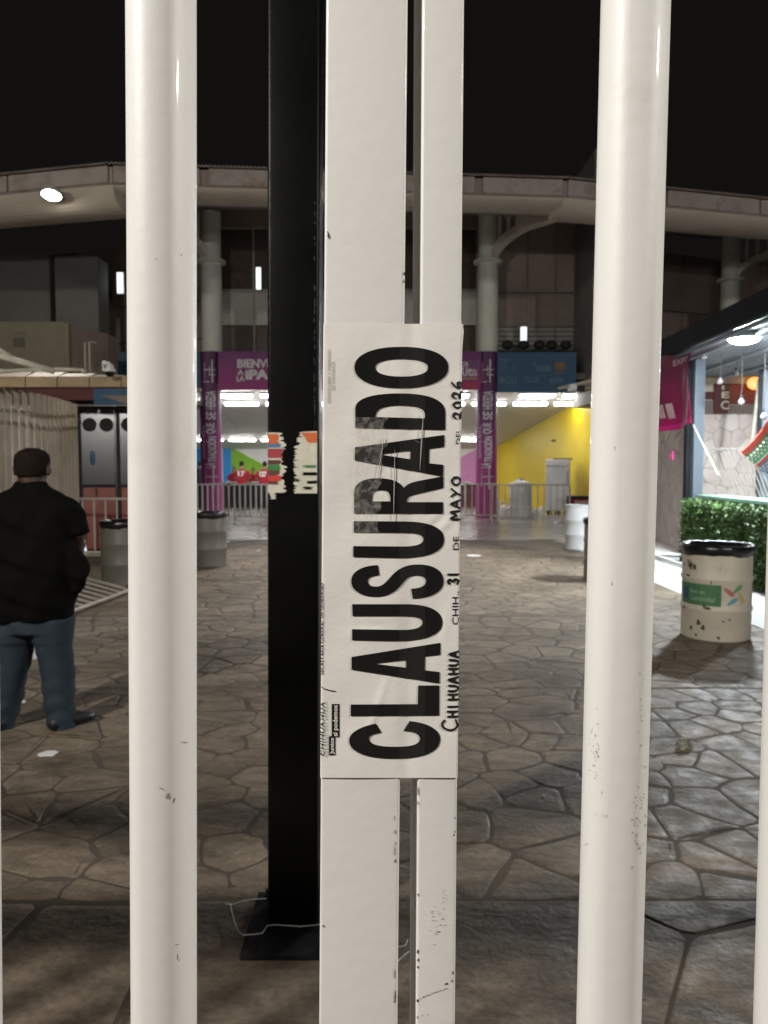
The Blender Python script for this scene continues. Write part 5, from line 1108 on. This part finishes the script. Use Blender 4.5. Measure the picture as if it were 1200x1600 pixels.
# chipped and scuffed paint
rn = random.Random(17)
def chip(mb, px, py, w, h, off=0.0005, Y=GY, n_=9, ang=0):
    pts = []
    for k in range(n_):
        t_ = 2*math.pi*k/n_; q = rn.uniform(0.45, 1.15); ex, ey = w/2*q*math.cos(t_), h/2*q*math.sin(t_); c_, s_ = math.cos(R(ang)), math.sin(R(ang)); pts.append(P(px+ex*c_-ey*s_, py+ex*s_+ey*c_, Y-off))
    mb.add(pts, [tuple(range(n_))])
mb = MB()
for px, py, w, h in ((513.5, 368, 4, 11), (512, 363, 2, 4), (505.5, 1447, 4, 4), (631.5, 428, 2.5, 9), (630.8, 440, 2.5, 8), (618, 1345, 2, 9), (617, 1330, 1.6, 18), (617.5, 1300, 1.6, 10), (618.5, 1318, 1.6, 8), (617, 1520, 2, 24), (617.8, 1555, 2.6, 22), (617, 1565, 3.5, 6), (616.5, 1278, 1.2, 10)): chip(mb, px, py, w, h)
add('paint_chip', mb, M['rust'], gl_, normals=False, kind='stuff'); mb = MB()
for px, py, w, h in ((653, 1236, 2.2, 22), (653, 1255, 1.6, 8), (652.5, 1487, 3, 10), (653, 1500, 3, 8), (652.5, 1511, 3.2, 6), (653, 1398, 2, 6), (652, 1563, 4, 6), (698, 1537, 6, 4), (708, 1520, 3, 8), (707, 1533, 3, 7), (709.5, 1305, 3, 4), (711, 1300, 3, 3), (711, 1278, 2, 4), (652, 1590, 2.5, 6), (660, 1587, 2, 2), (668, 1585, 2, 1.5)): chip(mb, px, py, w, h)
for k in range(14):
    x = 654+k*3.4; chip(mb, x, 1562-17*(k/13)**0.8-7*(k > 9)*0+rn.uniform(-.7, .7), 4.4, 1.4, ang=-22)
add('paint_chip', mb, M['rust'], gr_, normals=False, kind='stuff'); mb = MB()
for k in range(22): chip(mb, 683+rn.gauss(0, 10), 1440+rn.gauss(0, 14), rn.uniform(1.2, 5), rn.uniform(1, 3))
for k in range(10): chip(mb, 693+rn.gauss(0, 4), 1401+rn.gauss(0, 8), rn.uniform(1, 4), rn.uniform(1, 3))
add('scuff_mark', mb, M['scuff'], gr_, normals=False, kind='stuff')
def pipe_chip(mb, pr_, xf, px, py, w, h, ang=0, n_=8):      # patch hugging the pipe surface
    a, b, r = pr_; c0 = xf(py); pts = []
    for k in range(n_):
        t_ = 2*math.pi*k/n_; q = rn.uniform(0.45, 1.15); ex, ey = w/2*q*math.cos(t_), h/2*q*math.sin(t_); c_, s_ = math.cos(R(ang)), math.sin(R(ang)); X, Yp = px+ex*c_-ey*s_, py+ex*s_+ey*c_
        z = P(X, Yp, GY+0.01).z; ax = a+(b-a)*((z-a.z)/(b.z-a.z)); d = ray(X, Yp); o = Vector((0, 0, CH)); A = d.x**2+d.y**2; B = -(ax.x*d.x+ax.y*d.y); Cc = ax.x**2+ax.y**2-(r+0.0004)**2; D = B*B-A*Cc
        if D < 0: return
        pts.append(o+d*((-B-math.sqrt(D))/A))
    mb.add(pts, [tuple(range(n_))])
mb = MB(); xf = px_line(252, 256.5)
for px, py, w, h, an in ((253, 1232, 12, 2, 20), (263, 1243, 5, 13, 25), (266, 1247, 4, 12, 20), (272, 1250, 4, 11, 15), (277, 1476, 9, 1.5, 0), (278, 1495, 2, 9, 0), (280, 1500, 3, 3, 0), (244, 404, 5, 2, -40), (284, 398, 3, 3, 0), (287, 1160, 14, 3, 0)): pipe_chip(mb, p_l, xf, px, py, w, h, an)
add('scuff_mark', mb, M['scuff'], gl_, normals=False, kind='stuff'); mb = MB(); xf = px_line(993, 950.5)
M['grime'] = mat('brown_grime', (0.50, 0.45, 0.38), 0.7, var=0.4, scale=200)
for k in range(46): pipe_chip(mb, p_r, xf, 1001+rn.gauss(0, 4.5)-8*max(0, rn.gauss(0.2, 0.5)), 1275+rn.gauss(0, 30), rn.uniform(1, 4.5), rn.uniform(1.5, 7), rn.uniform(-30, 50))
for k in range(36): pipe_chip(mb, p_r, xf, 930+rn.gauss(0, 5), 1170+rn.gauss(0, 26), rn.uniform(1, 3.5), rn.uniform(1, 5), rn.uniform(-40, 40))
for k in range(16): pipe_chip(mb, p_r, xf, 1004+rn.gauss(0, 2.5), 1130+rn.gauss(0, 60), rn.uniform(1, 3), rn.uniform(1, 5))
for k in range(9): pipe_chip(mb, p_r, xf, 942+rn.gauss(0, 6), 1275+rn.gauss(0, 3), rn.uniform(1, 4), rn.uniform(1, 3))
for px, py, w, h in ((914, 1320, 6, 3), (918, 1318, 3, 2), (956, 912, 2, 8), (960, 700, 2, 6)): pipe_chip(mb, p_r, xf, px, py, w, h)
add('grime_mark', mb, M['grime'], gr_, normals=False, kind='stuff')

# ================================================================== CLOSURE NOTICE taped over both bars
nt_ = thing('closure_notice', 'white notice reading CLAUSURADO in large black letters taped sideways over two white gate bars', 'notice', P(612, 1215, GY))
SX = F/GY
def wr(px, py):                        # small buckles of the sheet, in metres towards the camera
    g_ = math.exp(-((px-(644-0.012*(py-505)))/13)**2)
    w = -0.0013*g_ + 0.0006*math.sin(px*0.047+py*0.021)*math.sin(py*0.017+1)
    dgl = (px-(595+(1090-py)*0.35)); w += 0.0010*math.exp(-(dgl/6)**2)*math.exp(-((py-1110)/50)**2)
    w += 0.0007*math.exp(-((px-690)/14)**2)*math.exp(-((py-975)/22)**2)*math.sin((px-690)*0.2)
    w += 0.0008*math.exp(-((px-580)/30)**2-((py-985)/14)**2)*math.sin((py-985)*0.16) + 0.0007*math.exp(-((px-690)/20)**2-((py-818)/16)**2)*math.sin((px+py)*0.2)
    return w + 0.0008
def WP(px, py, off=0.0):
    l, r_ = BL(py)-0.8, NR(py)+0.6; bow = 2.2*math.exp(-((py-512)/26)**2); r_ += bow
    y = GY-0.0004-wr(min(max(px, l), r_), py)-off
    if px < l: e = (l-px)/SX; q = P(l-off*SX, py, y); return q+Vector((0, e, 0))
    if px > r_: e = (px-r_)/SX; q = P(r_+off*SX+0.1*(px-r_), py, y); return q+Vector((0, e, 0))
    return P(px, py, y)
def sheet(x0f, x1f, y0, y1, off=0.0, nx=60, ny=120, extra=()):
    mb = MB(); vs = []
    for j in range(ny+1):
        py = y0+(y1-y0)*j/ny; l, r_ = x0f(py), x1f(py); a = sorted([l+(r_-l)*i/nx for i in range(nx+1)])
        for px in a: vs.append(WP(px, py+(0 if extra == () else 0), off))
    return mb.add(vs, [(j*(nx+1)+i, j*(nx+1)+i+1, (j+1)*(nx+1)+i+1, (j+1)*(nx+1)+i) for j in range(ny) for i in range(nx)])
Lx, Rx = (lambda py: BL(py)-26), (lambda py: NR(py)+24)
pmb = sheet(Lx, Rx, 506, 1215.5, nx=90, ny=140); add('paper', pmb, M['paper'], nt_, smooth=True, normals=False)
pmb = sheet(lambda py: NR(py)-14, lambda py: NR(py)+5.5, 513, 690, 0.0, 6, 30); 
for v in pmb.v: v.y += 0.0012; v.x += 0.0006
add('paper_layer', pmb, M['paper'], nt_, smooth=True, normals=False)
def conform(polys, off, cut=9):        # filled px outlines cut into strips and laid on the sheet
    bm = bmesh.new()
    for loops in polys:
        tri = geometry.tessellate_polygon(loops); vs = [bm.verts.new(p) for l in loops for p in l]
        for f in tri:
            try: bm.faces.new([vs[i] for i in f])
            except ValueError: pass
    return bm_cut(bm, off, cut)
def bm_cut(bm, off, cut):
    bmesh.ops.remove_doubles(bm, verts=bm.verts[:], dist=1e-4)
    if bm.verts:
        xs = [v.co.x for v in bm.verts]; ys = [v.co.y for v in bm.verts]
        for ax, lo, hi in ((0, min(xs), max(xs)), (1, min(ys), max(ys))):
            c = lo+cut
            while c < hi:
                nrm = (1, 0, 0) if ax == 0 else (0, 1, 0); co = (c, 0, 0) if ax == 0 else (0, c, 0)
                bmesh.ops.bisect_plane(bm, geom=bm.verts[:]+bm.edges[:]+bm.faces[:], plane_co=co, plane_no=nrm); c += cut
    for v in bm.verts: v.co = WP(v.co.x, v.co.y, off)
    return MB().bm(bm)
c2 = lambda s: [tuple((480 if i % 2 == 0 else 790)+q/3.636 for i, q in enumerate(seg)) for seg in s]
c1_ = lambda s: [tuple((480 if i % 2 == 0 else 480)+q/4.2857 for i, q in enumerate(seg)) for seg in s]
def oval(cx, cy, rx, ry, p=2.25, n_=56):
    return [Vector((480+(cx+rx*math.copysign(abs(math.cos(t_))**(2/p), math.cos(t_)))/4.2857, 480+(cy+ry*math.copysign(abs(math.sin(t_))**(2/p), math.sin(t_)))/4.2857, 0)) for t_ in [2*math.pi*k/n_ for k in range(n_)]]
letters = [
 [bez(c2([(390,1238),(300,1255,238,1290,238,1335),(238,1402,335,1438,500,1438),(668,1438,756,1400,756,1325),(756,1280,700,1235,582,1224),(548,1280),(610,1284,640,1300,640,1325),(640,1358,590,1370,500,1370),(400,1370,352,1355,352,1325),(352,1308,375,1298,423,1290)]))],
 [bez(c2([(247,1130),(628,1128),(630,1022),(750,1022),(750,1193),(247,1196)]))],
 [bez(c2([(252,860),(757,779),(757,848),(670,857),(668,936),(752,945),(752,1010),(252,932)])), bez(c2([(378,898),(562,878),(562,921)]))],
 [bez(c2([(255,560),(560,560),(700,560,768,600,768,665),(768,730,690,770,500,770),(255,765),(255,702),(540,706),(620,706,655,690,655,664),(655,640,620,628,540,628),(258,628)]))],
 [bez(c2([(402,338),(310,340,250,375,250,430),(250,485,310,518,390,518),(480,518,515,475,545,440),(570,408,590,397,625,397),(660,397,675,415,675,430),(675,455,645,470,590,472),(600,529),(710,525,775,490,775,430),(775,370,720,334,630,334),(540,334,500,375,470,410),(440,445,420,460,390,460),(360,460,345,448,345,430),(345,410,370,398,410,396)]))],
 [bez(c2([(265,88),(560,90),(710,92,778,130,778,193),(778,260,700,298,520,298),(262,292),(262,230),(540,232),(630,232,660,215,660,192),(660,168,625,155,560,155),(265,152)]))],
 [bez(c1_([(315,1382),(315,1240),(315,1175,380,1145,470,1145),(560,1145,620,1165,648,1212),(665,1185,700,1170,760,1160),(912,1132),(912,1210),(720,1255),(680,1265,668,1280,668,1305),(910,1305),(910,1382)])), bez(c1_([(435,1300),(435,1240,450,1225,497,1225),(545,1225,557,1245,557,1300)]))],
 [bez(c1_([(320,938),(918,855),(918,935),(818,948),(815,1045),(912,1055),(910,1133),(318,1025)])), bez(c1_([(480,985),(692,960),(690,1018)]))],
 [bez(c1_([(322,808),(322,680),(322,610,430,577,620,577),(820,577,925,620,925,705),(925,822)])), bez(c1_([(458,735),(458,675,530,657,620,657),(740,657,788,680,788,720),(788,744)]))],
 [oval(631, 403, 314, 138), oval(633, 405, 176, 59)],
]
for lp in letters: add('headline_letter', conform([lp], 0.0006), M['ink'], nt_, normals=False)
def ptext(s, x_top, x_base, y_start, y_end, bold=0.0, shear=0.0, spacing=1.0):     # runs up the sheet
    vs, fs, a = text2d(s, bold, shear, spacing); bm = bmesh.new(); q = [bm.verts.new((x_base+(x_top-x_base)*v, y_start+(y_end-y_start)*u, 0)) for u, v in vs]
    for f in fs:
        try: bm.faces.new([q[i] for i in f])
        except ValueError: pass
    bmesh.ops.triangulate(bm, faces=bm.faces[:]); return bm
def padd(name, bm, m, off=0.0005, cut=12): add(name, bm_cut(bm, off, cut), m, nt_, normals=False)
padd('small_print', ptext('CHIHUAHUA', 499.5, 507, 1181, 1097, 0.012, 0.2, 1.1), M['ink'])
padd('small_print', ptext('GOBIERNO DEL ESTADO', 508.2, 511.8, 1183, 1097, 0.0, 0, 1.5), M['inkgrey'])
padd('small_print', ptext('SECRETARÍA GENERAL DE GOBIERNO', 499.0, 505.5, 1054, 911, 0.02), M['ink'])
padd('small_print', ptext('ESTADO LIBRE Y SOBERANO', 512.5, 516.5, 629, 546), M['inkgrey']); padd('small_print', ptext('DE CHIHUAHUA', 519, 523, 609, 565), M['inkgrey'])
def rect(x0, x1, y0, y1): return [[Vector((x0, y0, 0)), Vector((x1, y0, 0)), Vector((x1, y1, 0)), Vector((x0, y1, 0))]]
add('slogan_box', conform([rect(518.5, 530.6, 1100, 1152)], 0.0003), M['ink'], nt_, normals=False); add('slogan_box', conform([rect(514, 524, 1150.2, 1180)], 0.00045), M['ink'], nt_, normals=False)
padd('small_print', ptext('sí podemos', 520, 529.8, 1150.5, 1102, 0.02), M['paper'], 0.0006); padd('small_print', ptext('Juntos', 515.5, 523.6, 1178.5, 1153, 0.02), M['paper'], 0.0008)
padd('small_print', ptext('CHIH.,', 706.5, 718.5, 976, 924), M['ink']); padd('small_print', ptext('DE', 708, 717.5, 859, 838), M['ink']); padd('small_print', ptext('DEL', 712.5, 721.5, 694, 670), M['ink'])
GLY = {'C': [[(.85,.85),(.6,1.0),(.3,.95),(.08,.6),(.12,.25),(.4,.02),(.9,.12)]], 'H': [[(.1,.98),(.12,0)],[(.1,.5),(.8,.52)],[(.8,1),(.82,.02)]], 'I': [[(.3,1),(.32,0)]], 'U': [[(.1,.98),(.12,.3),(.35,.02),(.65,.08),(.82,.4),(.84,.95)]],
 'A': [[(.02,0),(.3,.7),(.45,1),(.6,.7),(.85,0)],[(.18,.38),(.74,.36)]], '3': [[(.1,.9),(.5,1.0),(.75,.8),(.4,.55)],[(.4,.55),(.8,.35),(.6,.04),(.05,.1)]], '1': [[(.4,1),(.42,0)]],
 'M': [[(.02,0),(.12,1),(.45,.35),(.78,1),(.92,0)]], 'Y': [[(.05,1),(.4,.55)],[(.85,1),(.4,.4),(.2,0)]], 'O': [[(.5,1),(.15,.8),(.1,.3),(.4,.02),(.8,.2),(.85,.7),(.5,1)]], '0': [[(.5,.95),(.2,.7),(.2,.25),(.5,.05),(.8,.3),(.75,.75),(.5,.95)]],
 '2': [[(.1,.75),(.35,1),(.7,.85),(.6,.5),(.25,.15),(.1,.25),(.3,.3),(.9,.02)]], '6': [[(.75,1),(.35,.75),(.12,.3),(.35,.02),(.75,.15),(.7,.45),(.2,.38)]]}
def spline(pts, n_=6):
    if len(pts) < 3: return pts
    q = [pts[0]]+pts+[pts[-1]]; out = []
    for i in range(1, len(q)-2):
        for k in range(n_):
            t_ = k/n_; out.append(tuple(0.5*((2*q[i][a])+(-q[i-1][a]+q[i+1][a])*t_+(2*q[i-1][a]-5*q[i][a]+4*q[i+1][a]-q[i+2][a])*t_**2+(-q[i-1][a]+3*q[i][a]-3*q[i+1][a]+q[i+2][a])*t_**3) for a in (0, 1)))
    return out+[pts[-1]]
def handwrite(chars, wpx):            # chars: (glyph, y_start, y_end, x_top, x_base)
    bm = bmesh.new(); rn = random.Random(len(chars))
    for g_, ys, ye, xt, xb in chars:
        for st in GLY[g_]:
            pts = [(xb+(xt-xb)*v, ys+(ye-ys)*u) for u, v in spline(st)]; w0 = wpx*rn.uniform(.9, 1.1)
            for i, p in enumerate(pts):
                a, b = pts[max(0, i-1)], pts[min(len(pts)-1, i+1)]; d = Vector((b[0]-a[0], b[1]-a[1])); d = d.normalized() if d.length else Vector((1, 0)); nr = Vector((-d.y, d.x))*w0/2
                L_, R_ = bm.verts.new((p[0]+nr.x, p[1]+nr.y, 0)), bm.verts.new((p[0]-nr.x, p[1]-nr.y, 0))
                if i: bm.faces.new((pl, L_, R_, pr2))
                pl, pr2 = L_, R_
            for e in (pts[0], pts[-1]):
                vs = [bm.verts.new((e[0]+w0*.5*math.cos(2*math.pi*k/8), e[1]+w0*.5*math.sin(2*math.pi*k/8), 0)) for k in range(8)]; bm.faces.new(vs)
    return bm
off_m = 0.0007
def word(s, y0_, y1_, xt, xb, xt2=None, xb2=None):
    n_ = len(s); out = []
    for i, ch in enumerate(s):
        ys = y0_+(y1_-y0_)*i/n_; ye = ys+(y1_-y0_)/n_*0.84; f = i/max(1, n_-1); out.append((ch, ys, ye, xt+((xt2 or xt)-xt)*f, xb+((xb2 or xb)-xb)*f))
    return out
def nodoub(bm, off, name):
    for v in bm.verts: v.co = WP(v.co.x, v.co.y, off)
    add(name, MB().bm(bm), M['marker'], nt_, normals=False)
nodoub(handwrite([('C', 1142, 1123, 691, 715)]+word('HIHUAHUA', 1121, 1014, 699.5, 715, 702, 717), 3.4), off_m, 'handwriting'); nodoub(handwrite(word('31', 913, 890, 700, 716.5), 3.5), off_m, 'handwriting')
nodoub(handwrite(word('MAYO', 812, 741, 704, 718.5, 706, 719.5), 3.5), off_m, 'handwriting'); nodoub(handwrite(word('2026', 655, 592, 708, 722.5, 706, 722), 3.4), off_m, 'handwriting')
bm = bmesh.new(); pts = [(500+2, 1073), (507, 1076.5), (516, 1079), (525, 1080.5)]; pv = None
for x, y in pts:
    a, b = bm.verts.new((x, y-0.8, 0)), bm.verts.new((x, y+0.8, 0))
    if pv: bm.faces.new((pv[0], a, b, pv[1]))
    pv = (a, b)
nodoub(bm, 0.0004, 'pen_stroke')
# clear tape
add('tape', sheet(lambda py: 552+(py-680)*-0.02, lambda py: 602-(py-690)*0.09+3.5*math.sin(py*0.13)+2*math.sin(py*0.31), 652, 832, 0.0011, 16, 40), M['scuffed_tape'], nt_, smooth=True, normals=False)
add('tape', sheet(lambda py: 624, lambda py: 664, 500, 1224, 0.0014, 10, 90), M['tape'], nt_, smooth=True, normals=False)
mb = MB()
for x0, y0_, x1, y1_, w in ((661.5, 646, 656, 735, 1.0), (617, 702, 615, 812, 0.8), (600, 684, 590, 748, 0.9), (648, 689, 656, 692, 0.8)):
    n_ = 14; vs = []
    for k in range(n_+1): u = k/n_; x, y = x0+(x1-x0)*u, y0_+(y1_-y0_)*u; ww = w*math.sin(math.pi*(0.06+0.88*u)); vs += [WP(x-ww, y, 0.0009), WP(x, y, 0.0015), WP(x+ww, y, 0.0009)]
    mb.add(vs, [f for k in range(n_) for f in ((3*k, 3*k+1, 3*k+4, 3*k+3), (3*k+1, 3*k+2, 3*k+5, 3*k+4))])
add('tape_fold', mb, mat('tape_fold', (0.42, 0.40, 0.37), 0.25), nt_, smooth=True, normals=False)
